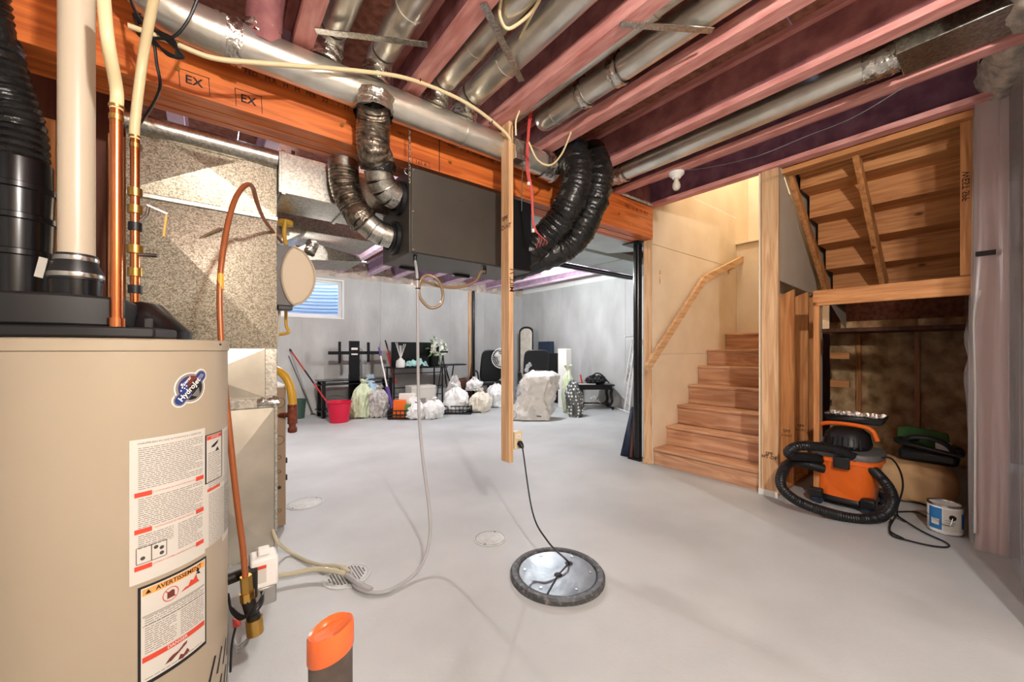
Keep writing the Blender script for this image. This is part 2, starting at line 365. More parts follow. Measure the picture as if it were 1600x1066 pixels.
# --- ceiling: joists and subfloor
ce = struct('ceiling', label='open joist ceiling with reddish pink coated joists and boards')
for i in range(9):
    for k in range(4):
        x0, x1 = -1.8+1.0*i, -1.8+1.0*(i+1); y0, y1 = -1.75+2.5*k, -1.75+2.5*(k+1)
        if x0 > 3.7 and y0 < 2.0:
            continue
        obj('subfloor_panel', MB().box(x0+.003, min(x1, 6.95)-.003, y0+.003, min(y1, 8.45)-.003, 3.09, 3.11), 'osb', ce)
obj('subfloor_panel', MB().box(3.75, 6.95, 2.5, 3.25, 3.092, 3.112), 'osb', ce)
JX = [(-1.35, .04), (-.80, .04), (-.22, .04), (.33, .04), (.92, .04), (1.52, .085), (2.02, .085), (2.59, .04), (3.13, .04), (3.74, .04), (4.35, .04), (4.95, .04), (5.55, .04), (6.15, .04)]
for x, fh in JX:
    y0 = -1.7 if x < 3.2 else (.0 if x < 3.8 else 2.50)
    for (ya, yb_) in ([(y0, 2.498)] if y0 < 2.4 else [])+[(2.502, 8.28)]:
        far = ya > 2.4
        j = obj('joist', MB().box(x+.038, x+.052, ya, yb_, JZ+fh, 3.06), 'webfar_bulb_cast' if far else ('webpurple' if x > 3 else 'web'), ce)
        obj('flange', MB().box(x, x+.09, ya, yb_, JZ, JZ+fh), 'lilac_bulb_cast' if far else 'pink', j, bev=.003)
        obj('flange', MB().box(x, x+.09, ya, yb_, 3.05, 3.088), 'lilac_bulb_cast' if far else 'pink', j)
# cross bridging straps nailed under the joists
for i, (p, q) in enumerate([((493, 48), (668, 70)), ((755, 5), (815, 127)), ((970, 38), (1113, 48))]):
    a, c = pz(*p, z=JZ-.006-.002*i), pz(*q, z=JZ-.006)
    solo('metal_strap', MB().bar(a, c, .035, .004).bar(a+Vector((0, 0, .006)), c+Vector((0, 0, .006)), .012, .008), 'galv',
         ['flat galvanized strap crossing the joists above the black flex duct', 'short steel strap slanting across the joists above the wooden post', 'flat steel strap nailed under two joists, ends flared'][i], 'strap', 'galvanized straps under the joists')
# --- beam of laminated plies
BY0, BY1, BZ = 2.37, 2.62, 2.455
bm_ = struct('beam', label='long orange laminated timber beam carrying the joists')
for k in range(5):
    y = BY0+.05*k
    obj('ply', MB().box(-1.7, 3.80, y+.001, y+.049, BZ+(.004 if k % 2 else 0), JZ-.002), 'lvl_x', bm_, bev=.002)
obj('butt_joint', MB().box(pY(686, 250, BY0).x, pY(686, 250, BY0).x+.004, BY0-.002, BY0+.001, BZ+.002, JZ-.01), 'inkb', bm_)
for x, z in [(pY(a, b, BY0).x, pY(a, b, BY0).z) for a, b in ((277, 107), (534, 196), (703, 254), (984, 351))]+[(3.2, 2.6)]:
    obj('screw_head', MB().cyl((x, BY0+.001, z), (x, BY0-.006, z), .011, n=12), 'brass', bm_)
def beamtext(s, x, z, size, m='stamp', bold=0): text(s, size, lambda u, v: (x+u, BY0-.0025, z+v), m, bm_, bold=bold)
for x, z in [(pY(a, b, BY0).x, pY(a, b, BY0).z) for a, b in ((303, 128), (388, 157))]:
    beamtext('EX', x, z, .055, 'inkb', .01)
    for p, q in (((-.055, .04), (.06, .04)), ((-.05, -.045), (-.055, .04)), ((.055, .04), (.06, -.045))):
        obj('pen_mark', MB().bar((x+p[0], BY0-.0015, z+p[1]), (x+q[0], BY0-.0015, z+q[1]), .0025, .001, (0, 1, 0)), 'inkb', bm_)
for i, s in enumerate('FED 11 R 11 STRUCTLAM 2.0E'.split()): pass
beamtext('FED   M.R   H   M   FEB   22  :  1  51', pY(470, 143, BY0).x, pY(470, 143, BY0).z, .034)
beamtext('FED   11   R   11   DF   1.8E   LVL', pY(745, 243, BY0).x, pY(745, 243, BY0).z, .034)
beamtext('FED  11  R  11  PLY', 3.5, 2.70, .05)
QX, QZ = pY(658, 256, BY0).x, pY(658, 256, BY0).z
beamtext('165 K', QX, QZ, .035, 'inkb')
for p, q in (((-.06, .024), (.06, .024)), ((-.06, -.022), (-.06, .024)), ((.06, -.022), (.06, .024))):
    obj('pen_mark', MB().bar((QX+p[0], BY0-.0015, QZ+p[1]), (QX+q[0], BY0-.0015, QZ+q[1]), .002, .001, (0, 1, 0)), 'inkb', bm_)
beamtext('FEB 22 :1 51', .98, 2.62, .018, 'inkb')
# --- steel column and framing at the end of the beam
t = thing('steel_column', 'dark round steel column standing under the end of the beam', 'column', (3.86, 2.60, 0))
obj('shaft', MB().cyl((3.86, 2.6, .012), (3.86, 2.6, BZ-.012), .047, n=28), 'blackgloss', t)
obj('base_plate', MB().box(3.78, 3.94, 2.52, 2.68, 0, .012), 'blackmetal', t)
obj('cap_plate', MB().box(3.72, 3.98, 2.49, 2.71, BZ-.012, BZ-.001), 'blackmetal', t)
# --- stair wall (left of the stairs)
SY0, SY1 = 1.33, 2.38
ws = struct('wall_stairs', label='cream drywall beside the stairs, seams unfilled')
obj('drywall_panel', MB().box(3.815, 5.94, SY1, SY1+.013, .0, 1.2), 'drywall', ws)
obj('drywall_panel', MB().box(3.815, 5.94, SY1, SY1+.013, 1.203, 2.40), 'drywall', ws)
obj('drywall_panel', MB().box(3.815, 5.94, SY1, SY1+.013, 2.405, 3.12), 'drywall', ws)
obj('drywall_panel', MB().box(3.6, 5.94, SY1, SY1+.013, 3.13, 5.2), 'drywall', ws)
obj('stud', MB().box(3.80, 3.838, SY1+.014, SY1+.104, .04, BZ), 'pine_z', ws, bev=.003)
obj('stud', MB().box(3.90, 3.938, SY1+.014, SY1+.104, .04, BZ), 'pine_z', ws, bev=.003)
obj('bottom_plate', MB().box(3.78, 5.94, SY1+.012, SY1+.106, 0, .04), 'pine_x', ws, bev=.003)
obj('backing_board', MB().box(3.82, XR, SY1+.106, SY1+.12, 0, 3.08), 'drywall_grey', ws)
text('NO.1  SPF', .035, lambda u, v: (3.95+v, SY1-.002, 2.06+u), 'inkred', ws, bold=.02)
obj('access_cover', MB().box(3.93, 4.0, SY1-.006, SY1, 1.10, 1.20), 'drywall', ws, bev=.002)
wc = struct('wall_landing', label='cream drywall at the back of the stair landing')
obj('drywall_panel', MB().box(5.94, 5.953, SY0, SY1+.1, 1.47, 2.74), 'drywall', wc)
obj('ledge', MB().box(5.90, 6.34, SY0-.1, SY1+.1, 2.742, 2.76), 'drywall', wc, bev=.003)
obj('drywall_panel', MB().box(6.34, 6.353, SY0-.5, SY1+.1, 2.76, 5.2), 'drywall', wc)
obj('drywall_panel', MB().box(5.94, 6.34, SY1, SY1+.013, 2.76, 5.2), 'drywall', wc)
struct('wall_stairwell', MB().box(3.6, 3.7, 1.0, 2.5, 3.12, 5.2).box(3.6, 6.5, 1.1, 1.2, 3.12, 5.2).box(3.6, 6.5, 1.0, 2.5, 5.2, 5.25), 'drywall', 'upper stairwell walls')
# --- wall right of the stairs, with its open studs
wk = struct('wall_closet', label='open stud framing right of the stairs, around the storage space')
obj('stud', MB().box(3.77, 3.81, 1.185, 1.312, .035, JZ-.002), 'pine_z', wk, bev=.003)
obj('stud', MB().box(3.812, 3.85, 1.20, 1.312, .035, JZ-.002), 'pine_z', wk, bev=.003)
obj('bottom_plate', MB().box(3.765, 5.6, 1.20, 1.315, 0, .035), 'amber_x', wk, bev=.003)
obj('drywall_panel', MB().box(3.765, 5.6, 1.316, 1.328, .0, 2.78), 'drywall', wk)
obj('corner_strip', MB().box(3.755, 3.766, 1.185, 1.328, .0, .05), 'white', wk)
for x, zt in ((4.18, 1.80), (4.58, 1.82), (4.86, 1.83)):
    obj('stud', MB().prism([(x, 1.30, .035), (x, 1.19, .035), (x, 1.19, zt), (x, 1.30, zt-.05)], (.04, 0, 0)), 'amber_z', wk, bev=.002)
obj('drywall_panel', MB().prism([(3.80, 1.185, 1.835), (4.88, 1.185, 1.80), (4.80, 1.185, 1.95), (3.86, 1.185, 2.785), (3.80, 1.185, 2.785)], (0, .013, 0)), 'drywall_grey', wk)
obj('stud', MB().box(3.93, 3.97, .945, .985, .0, 1.61), 'amber_z', wk, bev=.003)
obj('header', MB().box(3.92, 3.96, .13, .985, 1.61, 1.735), 'amber_y', wk, bev=.003)
obj('top_plate', MB().box(3.84, 3.96, .10, 1.18, 2.745, 2.788), 'amber_y', wk, bev=.003)
obj('stud', MB().box(3.90, 3.94, .135, .19, 1.737, 2.745), 'amber_z', wk, bev=.003)
obj('drywall_panel', MB().box(3.86, 3.875, .105, .130, 1.2, 2.78), 'drywall_grey', wk)
for s, x, y, z in (('SPF', 3.767, 1.25, .36), ('HT-DF', 3.767, 1.25, .33)): text(s, .04, lambda u, v: (x, y-u, z+v), 'stamp', wk, bold=.01)
for x in (4.178, 4.578):
    text('SPF', .04, lambda u, v: (x, 1.245-u, .50+v), 'stamp', wk, bold=.01); text('S-DRY', .03, lambda u, v: (x, 1.245-u, .46+v), 'stamp', wk, bold=.01)
text('WEST SPF', .045, lambda u, v: (3.898, .163+v, 2.32-u), 'stamp', wk, bold=.01)
# storage space shell
ci = struct('wall_storage', label='insulated stud wall at the back of the storage space')
def ins(u, v):
    y = .1+1.3*u; z = .0+1.6*v
    st = 1-min(1, abs(((y-.12) % .5)-.25)/.25)**6
    return (6.36-.06*st-abs(nz((y*5, z*3, 0), 1, .07)), y, z)
obj('insulation_batt', MB().grid(60, 60, ins), 'insul', ci)
for y in (.10, .60, 1.10): obj('stud', MB().box(6.26, 6.38, y, y+.04, 0, 1.5), 'amber_z', ci, bev=.002)
obj('sheathing', MB().box(6.40, 6.42, .05, 1.4, 0, 3.1), 'osb', ci)
def shf(u, v):
    y = .12+.62*u; z = 1.55*v; return (6.22-.05*abs(math.sin(y*14+z*3))-abs(nz((y*4, z*2, 3), 1, .1)), y, z)
obj('vapour_sheet', MB().grid(40, 40, shf), 'polydark', ci)
for z in (.85, 1.15): obj('blocking', MB().box(5.3, 5.34, 1.02, 1.18, z, z+.07), 'amber_y', ci, bev=.002)
obj('landing_deck', MB().box(5.57, 6.42, .1, 1.32, 1.45, 1.49), 'putty', ci)
pass
struct('wall_shell', MB().box(6.95, 7.1, -1.9, 8.6, 0, 5.3).box(2.9, 7.1, -1.95, -1.85, 0, 3.2).box(2.9, 6.95, -1.85, 1.1, 3.12, 3.16), 'putty', 'outer shell behind the framing')
struct('wall_side', MB().box(3.88, 6.42, .02, .09, 0, 3.1), 'putty', 'side wall of the storage space')
def shf2(u, v):
    x = 3.97+2.3*u; z = 1.62*v; return (x, .13+.03*abs(math.sin(x*9+z*2))+abs(nz((x*4, 0, z*3), 1, .05)), z)
struct('wall_side_sheet', MB().grid(50, 30, shf2), 'poly', 'clear vapour sheet over the side wall of the storage space')
# exterior wall at the right edge, sheeted in poly
we = struct('wall_exterior', label='sheeted exterior stud wall at the right edge')
MT['pinkwood'] = M('pink_stud', lin(206, 158, 146), lin(222, 178, 164), .7, scale=(3, 3, .4), ns=6)
obj('stud', MB().box(3.80, 3.87, -.01, .118, 0, JZ), 'pinkwood', we, bev=.003)
obj('sheathing', MB().prism([(3.8, -.06, 0), (3.25, -.12, 0), (2.75, -.16, 0), (2.75, -1.8, 0), (2.9, -1.8, 0), (2.9, -.25, 0), (3.8, -.16, 0)], (0, 0, JZ+.25)), 'cwall', we)
PL = [(3.965, .155), (3.87, .138), (3.79, .13), (3.785, .05), (3.78, -.005), (3.62, -.028), (3.42, -.045), (3.27, -.056), (3.1, -.065), (2.9, -.075), (2.74, -.10), (2.72, -.3), (2.72, -.9), (2.72, -1.68)]
def plsheet(u, v):
    t = u*(len(PL)-1); i = min(int(t), len(PL)-2); f = t-i; x = PL[i][0]*(1-f)+PL[i+1][0]*f; y = PL[i][1]*(1-f)+PL[i+1][1]*f; z = 2.79*v
    d = .012*math.sin(u*70+nz((u*3, z, 0), 1, 2))+nz((x*5, y*5, z*.8), 1, .03)
    return (x-abs(d)*.5, y+d*.3*(1 if x > 2.75 else 0), z)
obj('vapour_sheet', MB().grid(130, 60, plsheet), 'poly', we)
obj('wet_sealant', MB().tube([(3.775, .1, 1.62), (3.78, .125, 1.45), (3.778, .12, 1.0), (3.778, .122, .1)], .006, 6), 'white', we)
obj('tape', MB().box(3.765, 3.775, .04, .12, 1.83, 1.86), 'black', we)
def foamfn(u, v):
    a = 2*math.pi*u; t = v; p = Vector((2.5+1.35*t, -.12+.16*t, 2.93)); r = .15+nz((u*4, t*9, 2), 1, .05)+nz((u*9, t*25, 2), 1, .02)
    return (p.x, p.y+r*math.cos(a)*.6, p.z+r*math.sin(a))
obj('rim_foam', MB().grid(24, 60, foamfn), 'foam', we)
# ================================================================== STAIRS
st = thing('staircase', 'unfinished wooden staircase with plywood treads and risers rising to a landing', 'staircase', (3.82, 1.85, 0))
LX = [3.82, 4.08, 4.32, 4.57, 4.81, 5.04, 5.57]; LZ = [.18, .39, .605, .825, 1.05, 1.25, 1.47]
for i in range(7):
    zb = 0 if i == 0 else LZ[i-1]; xe = LX[i+1] if i < 6 else 5.94
    obj('riser', MB().box(LX[i]+.012, LX[i]+.03, SY0+.004, SY1-.004, zb+.001, LZ[i]-.028), 'oak_y', st, bev=.002)
    obj('tread', MB().box(LX[i]-.012, xe+.012, SY0+.002, SY1-.003, LZ[i]-.028, LZ[i]), 'oak_y', st, bev=.006)
for y in (SY0+.05, 1.86, SY1-.08):
    obj('stringer', MB().prism([(3.90, y, .0), (4.25, y, .0), (5.9, y, 1.2), (5.9, y, 1.40), (5.60, y, 1.20), (5.04, y, .96), (4.08, y, .11)], (0, .03, 0)), 'amber_x', st)
# handrail
hr = thing('handrail', 'plain wooden handrail bent upward on the cream stair wall', 'handrail', (4.3, 2.3, .9))
Yh = SY1-.07
pts = [pY(1010, 577, Yh), pY(1100, 436, Yh), pY(1192, 388, Yh)]
for k in range(2): obj('rail', MB().bar(pts[k], pts[k+1], .04, .085), 'pine_x', hr, bev=.004)
for f, k in ((.25, 0), (.8, 0), (.45, 1)):
    p = pts[k].lerp(pts[k+1], f); obj('bracket', MB().bar(p+Vector((0, 0, -.05)), Vector((p.x, SY1, p.z-.09)), .02, .012).box(p.x-.02, p.x+.02, SY1-.004, SY1, p.z-.13, p.z-.05), 'brass', hr)
# upper flight seen from below
uf = thing('stair_flight', 'underside of the upper wooden stair flight, treads and risers bare', 'staircase', (4.5, .66, 1.74))
obj('stringer', MB().prism([(3.90, 1.135, 2.785), (3.98, 1.135, 2.785), (5.15, 1.135, 1.90), (5.12, 1.135, 1.84), (5.02, 1.135, 1.84)], (0, .04, 0)), 'amber_z', uf, bev=.003)
obj('stringer', MB().prism([(3.92, .70, 2.745), (4.04, .70, 2.745), (5.16, .70, 1.93), (5.10, .70, 1.83), (4.98, .70, 1.85)], (0, .04, 0)), 'amber_z', uf, bev=.003)
for i in range(5):
    x = 5.20-.262*i; z = 1.86+.205*i
    obj('riser', MB().box(x+.002, x+.018, .10, 1.134, z+(.0205 if i else 0), z+.2045), 'amber_y', uf)
    obj('tread', MB().box(x-.262, x+.03, .10, 1.134, z+.205, z+.225), 'amber_y', uf)
    if i == 4: obj('cleat', MB().box(x-.05, x-.003, .10, 1.13, z+.10, z+.203), 'amber_y', uf, bev=.003)
obj('side_board', MB().prism([(3.86, 1.176, 2.74), (3.92, 1.176, 2.74), (5.12, 1.176, 1.83), (5.96, 1.176, 1.50), (5.96, 1.176, 3.2), (3.80, 1.176, 3.2), (3.80, 1.176, 2.79)], (0, .007, 0)), 'drywall_grey', uf)  # board added to stop stairwell light leaking past the stringer
obj('end_plate', MB().box(5.16, 5.25, .10, 1.134, 1.80, 1.858), 'amber_y', uf, bev=.003)
text('DIMPERAT', .05, lambda u, v: (4.42+u*.79, .698, 2.40-u*.6+v), 'stamp', uf, bold=.01)
text('JOHNSON 5471', .05, lambda u, v: (4.5+u*.79, 1.132, 2.35-u*.6+v), 'stamp', uf, bold=.01)
# ================================================================== DUCTS AND MECHANICALS
def segduct(name, p, q, r, mat, label, group=None, bands=(.3, .7), extra=None, foil=()):
    p, q = Vector(p), Vector(q); t = thing(name, label, 'duct', tuple((p+q)/2), group); L = (q-p).length; d = (q-p).normalized()
    obj('shell', MB().cyl(p, q, r, n=40), mat, t)
    for f in bands: obj('joint_bead', MB().cyl(p.lerp(q, f), p.lerp(q, f)+d*.02, r+.004, n=40), mat, t)
    return t
def foilwrap(p, q, r, parent, name='foil_wrap', n=26, mat='foil'):
    p, q = Vector(p), Vector(q); R = Vector((0, 0, 1)).rotation_difference(q-p).to_matrix(); L = (q-p).length
    def fn(u, v):
        a = 2*math.pi*u; rr = r+.006+abs(nz((math.cos(a)*3, math.sin(a)*3, v*L*30), 1.3, .022)); return p+R@Vector((rr*math.cos(a), rr*math.sin(a), v*L))
    return obj(name, MB().grid(n, 10, fn), mat, parent)
# main trunk running along the front of the beam
MY, MZ, MR = 2.20, 2.675, .088
md = thing('trunk_duct', 'long round shiny main duct running along the front of the orange beam', 'duct', (.9, MY, MZ-MR))
obj('shell', MB().cyl((-.02, MY, MZ), (2.12, MY, MZ), MR, n=48), 'duct', md)
for x in (.02, .045, .62, 1.30, 2.06): obj('joint_bead', MB().cyl((x, MY, MZ), (x+.016, MY, MZ), MR+.004, n=48), 'duct', md)
foilwrap((.06, MY, MZ), (.12, MY, MZ), MR, md); foilwrap((2.0, MY, MZ), (2.14, MY, MZ), MR, md)
obj('elbow', MB().tube([(.03, MY, MZ), (-.12, MY, MZ+.012), (-.22, MY-.01, MZ+.08), (-.29, MY-.02, MZ+.18), (-.33, MY-.03, MZ+.30)], MR, 32, 6), 'duct', md)
for pts, rr in (([(.20, MY-.02, MZ+.02), (.21, MY-.05, MZ+.20), (.22, MY-.10, MZ+.30)], .075),):
    t = thing('takeoff_duct', 'maroon dusted take-off duct rising from the far left of the main duct', 'duct', (.21, MY, MZ))
    obj('shell', MB().tube(pts, rr, 28, 8), 'web', t); foilwrap((.2, MY-.01, MZ+.05), (.203, MY-.02, MZ+.10), rr, t)
def takeoff(x, r, label, y1=-1.5, z=2.885, mats='duct', lat=.02):
    t = thing('branch_duct', label, 'duct', (x, 1.0, z-r), 'round branch ducts between the joists')
    obj('shell', MB().cyl((x, MY-.12, z), (x, y1, z), r, n=32), mats, t)
    obj('elbow', MB().tube([(x, MY-.10, z), (x, MY-.04, z-.005), (x, MY, z-.05), (x-lat, MY, z-.13)], r, 28, 6), mats, t)
    foilwrap((x-.002, MY, z-.05), (x-lat, MY, MZ+MR-.02), r, t)
    for y in (1.75, .9, .1): obj('joint_bead', MB().cyl((x, y, z), (x, y+.015, z), r+.004, n=32), mats, t)
    return t
takeoff(.50, .065, 'round branch duct dropping onto the trunk, just right of the left flat strap')
takeoff(.755, .07, 'round branch duct with foil collar above the black flex duct')
takeoff(1.12, .072, 'round branch duct with foil collar left of the slanting strap')
takeoff(1.33, .078, 'round branch duct beside the slanting strap, nearer the wooden post')
t = segduct('branch_duct', (1.685, 2.15, 2.90), (1.685, -1.5, 2.90), .055, 'duct', 'thin round duct sharing a joist bay above the junction box', 'round branch ducts between the joists')
t = thing('branch_duct', 'capped round duct ending above the junction box', 'duct', (1.87, .5, 2.8), 'round branch ducts between the joists')
obj('shell', MB().cyl((1.87, -1.5, 2.875), (1.87, 1.98, 2.875), .075, n=36), 'duct', t)
obj('end_cap', MB().lathe([(.075, 0), (.074, .03), (.06, .07), (.03, .09), (0, .095)], (1.87, 1.98, 2.875), 36, (0, 1, 0)), 'duct', t)
for y in (1.4, 1.62, 1.9): obj('joint_bead', MB().cyl((1.87, y, 2.875), (1.87, y+.015, 2.875), .079, n=36), 'duct', t)
foilwrap((1.87, 1.62, 2.875), (1.87, 1.67, 2.875), .076, t); foilwrap((1.87, 1.36, 2.875), (1.87, 1.42, 2.875), .076, t)
t = segduct('branch_duct', (2.95, 2.7, 2.862), (2.95, .36, 2.862), .082, 'duct', 'largest round duct, in the bay left of the porcelain lamp holder', 'round branch ducts between the joists', (.05, .2))
foilwrap((2.95, .50, 2.862), (2.95, .36, 2.862), .082, t); foilwrap((2.95, 2.10, 2.862), (2.95, 2.2, 2.862), .082, t)
t = segduct('branch_duct', (2.755, 2.7, 2.90), (2.755, .2, 2.90), .055, 'duct', 'slim round duct tucked beside the largest one', 'round branch ducts between the joists', (.3,))
solo('duct_boot', MB().box(2.84, 3.10, -.05, .36, 2.80, 2.96), 'galv', 'dark rectangular duct boot in the top right corner', 'duct boot', bev=.003)
# bits of blocking
solo('wood_blocking', MB().box(1.62, 2.01, 2.20, 2.24, 2.70, 2.788), 'amber_x', 'short timber block under the joists beside the junction box', 'block', bev=.003)
solo('wood_strip', MB().bar((.765, 2.32, 2.792), (.765, 2.32, 2.95), .02, .015), 'pine_z', 'thin wooden strip upright behind the trunk duct', 'strip')
t = thing('end_blocking', 'pink coated blocking panel with foam edge at the end of the joist bay', 'block', (3.3, 2.3, 2.80))
obj('panel', MB().box(3.22, 3.74, 2.36, 2.40, 2.80, 3.05), 'web', t)
obj('foam_bead', MB().tube([(3.22, 2.35, 2.80), (3.4, 2.345, 2.795), (3.6, 2.35, 2.80), (3.74, 2.35, 2.80)], .014, 8, 10, rf=lambda L, f: .012+abs(nz((L*40, 0, 0), 1, .012))), 'foam', t)
# --- hanging post
t = thing('hanging_post', 'wooden two by four post hanging from the joists, not reaching the floor', 'post', (1.60, 2.07, .49))
P0 = pd(797, 750, 2.62); px_, py_ = 1.575, 2.06
obj('lumber', MB().bar((1.598, 2.095, .49), (1.606, 2.105, 2.79), .038, .089, (0, 1, 0)), 'pine_z', t, bev=.003)
for z, s in ((2.14, 'SPF'), (2.08, 'KD-HT')): text(s, .045, lambda u, v: (1.583, 2.1-u, z+v), 'stamp', t, bold=.01)
text('MILL 71', .05, lambda u, v: (1.605+v, 2.055, 1.72+u), 'stamp', t, bold=.01)
t = thing('junction_box', 'square steel junction box on the side of the hanging post', 'junction box', (1.64, 2.06, 2.57))
obj('box', MB().box(1.622, 1.70, 2.03, 2.10, 2.54, 2.65), 'galv', t, bev=.003); obj('cover', MB().box(1.616, 1.706, 2.022, 2.03, 2.535, 2.655), 'galv', t, bev=.002)
for x, z in ((1.64, 2.63), (1.685, 2.56)): obj('screw_head', MB().cyl((x, 2.022, z), (x, 2.018, z), .005, n=8), 'steel', t)
t = thing('power_outlet', 'cream duplex outlet on the foot of the hanging post', 'outlet', (1.645, 2.05, .6))
OX, OY = 1.655, 2.052
obj('cover_plate', MB().box(OX-.032, OX+.034, OY-.006, OY, .575, .695), 'pex', t, bev=.002); obj('outlet_box', MB().box(OX-.028, OX+.03, OY, OY+.045, .58, .69), 'white', t)
for z in (.66, .61):
    obj('socket', MB().box(OX-.016, OX+.018, OY-.009, OY-.005, z-.014, z+.014), 'white', t, bev=.002)
    obj('slot', MB().box(OX-.007, OX-.004, OY-.0095, OY-.008, z-.004, z+.007).box(OX+.006, OX+.009, OY-.0095, OY-.008, z-.004, z+.006), 'inkb', t)
t = thing('electric_cable', 'black cord with plug running from the outlet to the sump lid', 'cord', (1.65, 2.03, .6))
obj('plug', MB().lathe([(.011, 0), (.02, .01), (.018, .035), (.008, .055)], (OX+.002, OY-.01, .625), 14, (0, -.75, -.6)), 'black', t)
obj('cable', MB().tube([(OX+.002, OY-.05, .59), pd(832, 800, 2.42), pd(855, 845, 2.26), pz(884, 874, .06), pz(889, 879, .028)], .0052, 8, 10), 'black', t)
solo('wire_loop', MB().torus((1.645, 2.10, .80), .03, .0022, (.5, 1, 0), 20, 6), 'grey', 'thin grey wire loop beside the foot of the post', 'wire')
# --- ventilation unit
HX0, HX1, HY0, HY1, HZ0, HZ1 = .99, 2.0, 2.30, 2.78, 1.86, 2.40
t = thing('ventilator_unit', 'large dark bronze ventilator box hung under the beam', 'ventilator', (1.5, 2.55, HZ0))
obj('casing', MB().box(HX0, HX1, HY0+.012, HY1, HZ0, HZ1), 'hrv', t, bev=.004)
obj('door', MB().box(HX0+.01, 1.795, HY0, HY0+.012, HZ0+.006, HZ1-.004), 'hrv', t, bev=.003)
obj('control_panel', MB().box(1.812, HX1-.005, HY0+.002, HY0+.013, HZ0+.006, HZ1-.004), 'blackmetal', t, bev=.003)
for x, z in ((1.01, 1.88), (1.01, 2.12), (1.01, 2.38), (1.36, 2.27), (1.98, 1.9), (1.98, 2.12)):
    obj('screw', MB().cyl((x, HY0+.001, z), (x, HY0-.004, z), .006, n=10), 'steel', t)
for x in (1.1, 1.55): obj('bracket', MB().box(x, x+.14, HY1-.06, HY1-.02, HZ0-.02, HZ0), 'black', t, bev=.003)
C1, C2 = Vector((HX0, 2.44, 2.235)), Vector((HX0, 2.53, 2.00))
for c in (C1, C2):
    obj('collar', MB().lathe([(.098, 0), (.108, .005), (.108, .03), (.09, .034), (.09, .05), (.082, .05), (.082, 0)], c, 36, (-1, 0, 0)), 'black', t)
for p in ((1.05, 2.36), (1.62, 2.40)): obj('drain_spigot', MB().cyl((p[0], p[1], HZ0), (p[0], p[1], HZ0-.05), .012, n=12), 'black', t)
def flexr(r, pitch=.016, amp=.03): return lambda L, f: r*(1+amp*math.sin(2*math.pi*L/pitch))
def gored(p, d1, d2, ang, r, parent, rad=.11, gores=4):
    """gored sheet-metal elbow from p leaving along d1, turning towards d2"""
    d1, d2 = Vector(d1).normalized(), Vector(d2).normalized(); c = Vector(p)+d2*rad
    prev = None
    for k in range(gores):
        a0, a1 = ang*k/gores, ang*(k+1)/gores
        A0 = c-d2*rad*math.cos(a0)+d1*rad*math.sin(a0); A1 = c-d2*rad*math.cos(a1)+d1*rad*math.sin(a1)
        obj('elbow_gore', MB().tube([A0-(A1-A0)*.02, A1+(A1-A0)*.12], r, 32, smooth=False), 'galv', parent)
        if k: obj('seam', MB().torus(A0, r+.002, .0035, (A1-A0), 32, 6), 'galv', parent)
        end = A1
    dirn = (d1*math.cos(ang)+d2*math.sin(ang)).normalized(); return end, dirn
f1 = thing('flex_duct', 'silver black flexible duct dropping from the trunk into the upper collar', 'duct', (.75, 2.2, 2.2))
e, d = gored((HX0-.045, 2.42, 2.235), (-1, -.10, .03), (-.05, -.35, 1), math.radians(84), .084, f1, .125)
fp = [e, e+d*.06, pd(583, 232, 2.26), pd(584, 190, 2.22), Vector((.72, 2.17, MZ-.06))]
obj('flex_sleeve', MB().tube(fp, .08, 36, 26, rf=flexr(.092, .017, .035)), 'flexfoil', f1)
for c, q in ((fp[0], fp[1]), (fp[3]+Vector((0, 0, .02)), fp[3]+Vector((0, 0, .07)))): foilwrap(c, q, .092, f1, 'tape_wrap', mat='blackfoil')
foilwrap(fp[4]+Vector((0, 0, -.05)), fp[4]+Vector((0, 0, .04)), .096, f1)
f2 = thing('flex_duct', 'silver flexible duct curving from the overhead plenum into the lower collar', 'duct', (.7, 2.5, 1.95))
e, d = gored((HX0-.045, 2.52, 2.0), (-1, .05, .0), (-.35, .1, 1), math.radians(55), .077, f2, .16, 3)
fp = [e, e+d*.04, pd(562, 340, 2.52), pd(545, 310, 2.49), pd(538, 285, 2.47), pd(537, 258, 2.465)]
obj('flex_sleeve', MB().tube(fp, .08, 36, 24, rf=flexr(.088, .018, .03)), 'flexfoil', f2)
foilwrap(fp[0], fp[1], .08, f2, 'tape_wrap', mat='blackfoil')
obj('collar', MB().cyl(pd(537, 266, 2.465), pd(537, 253, 2.465), .091, n=36), 'galv', f2)
text('3 1', .045, lambda u, v: (.915+u*.6, 2.350-.0, 2.19+v), 'inkb', f1)
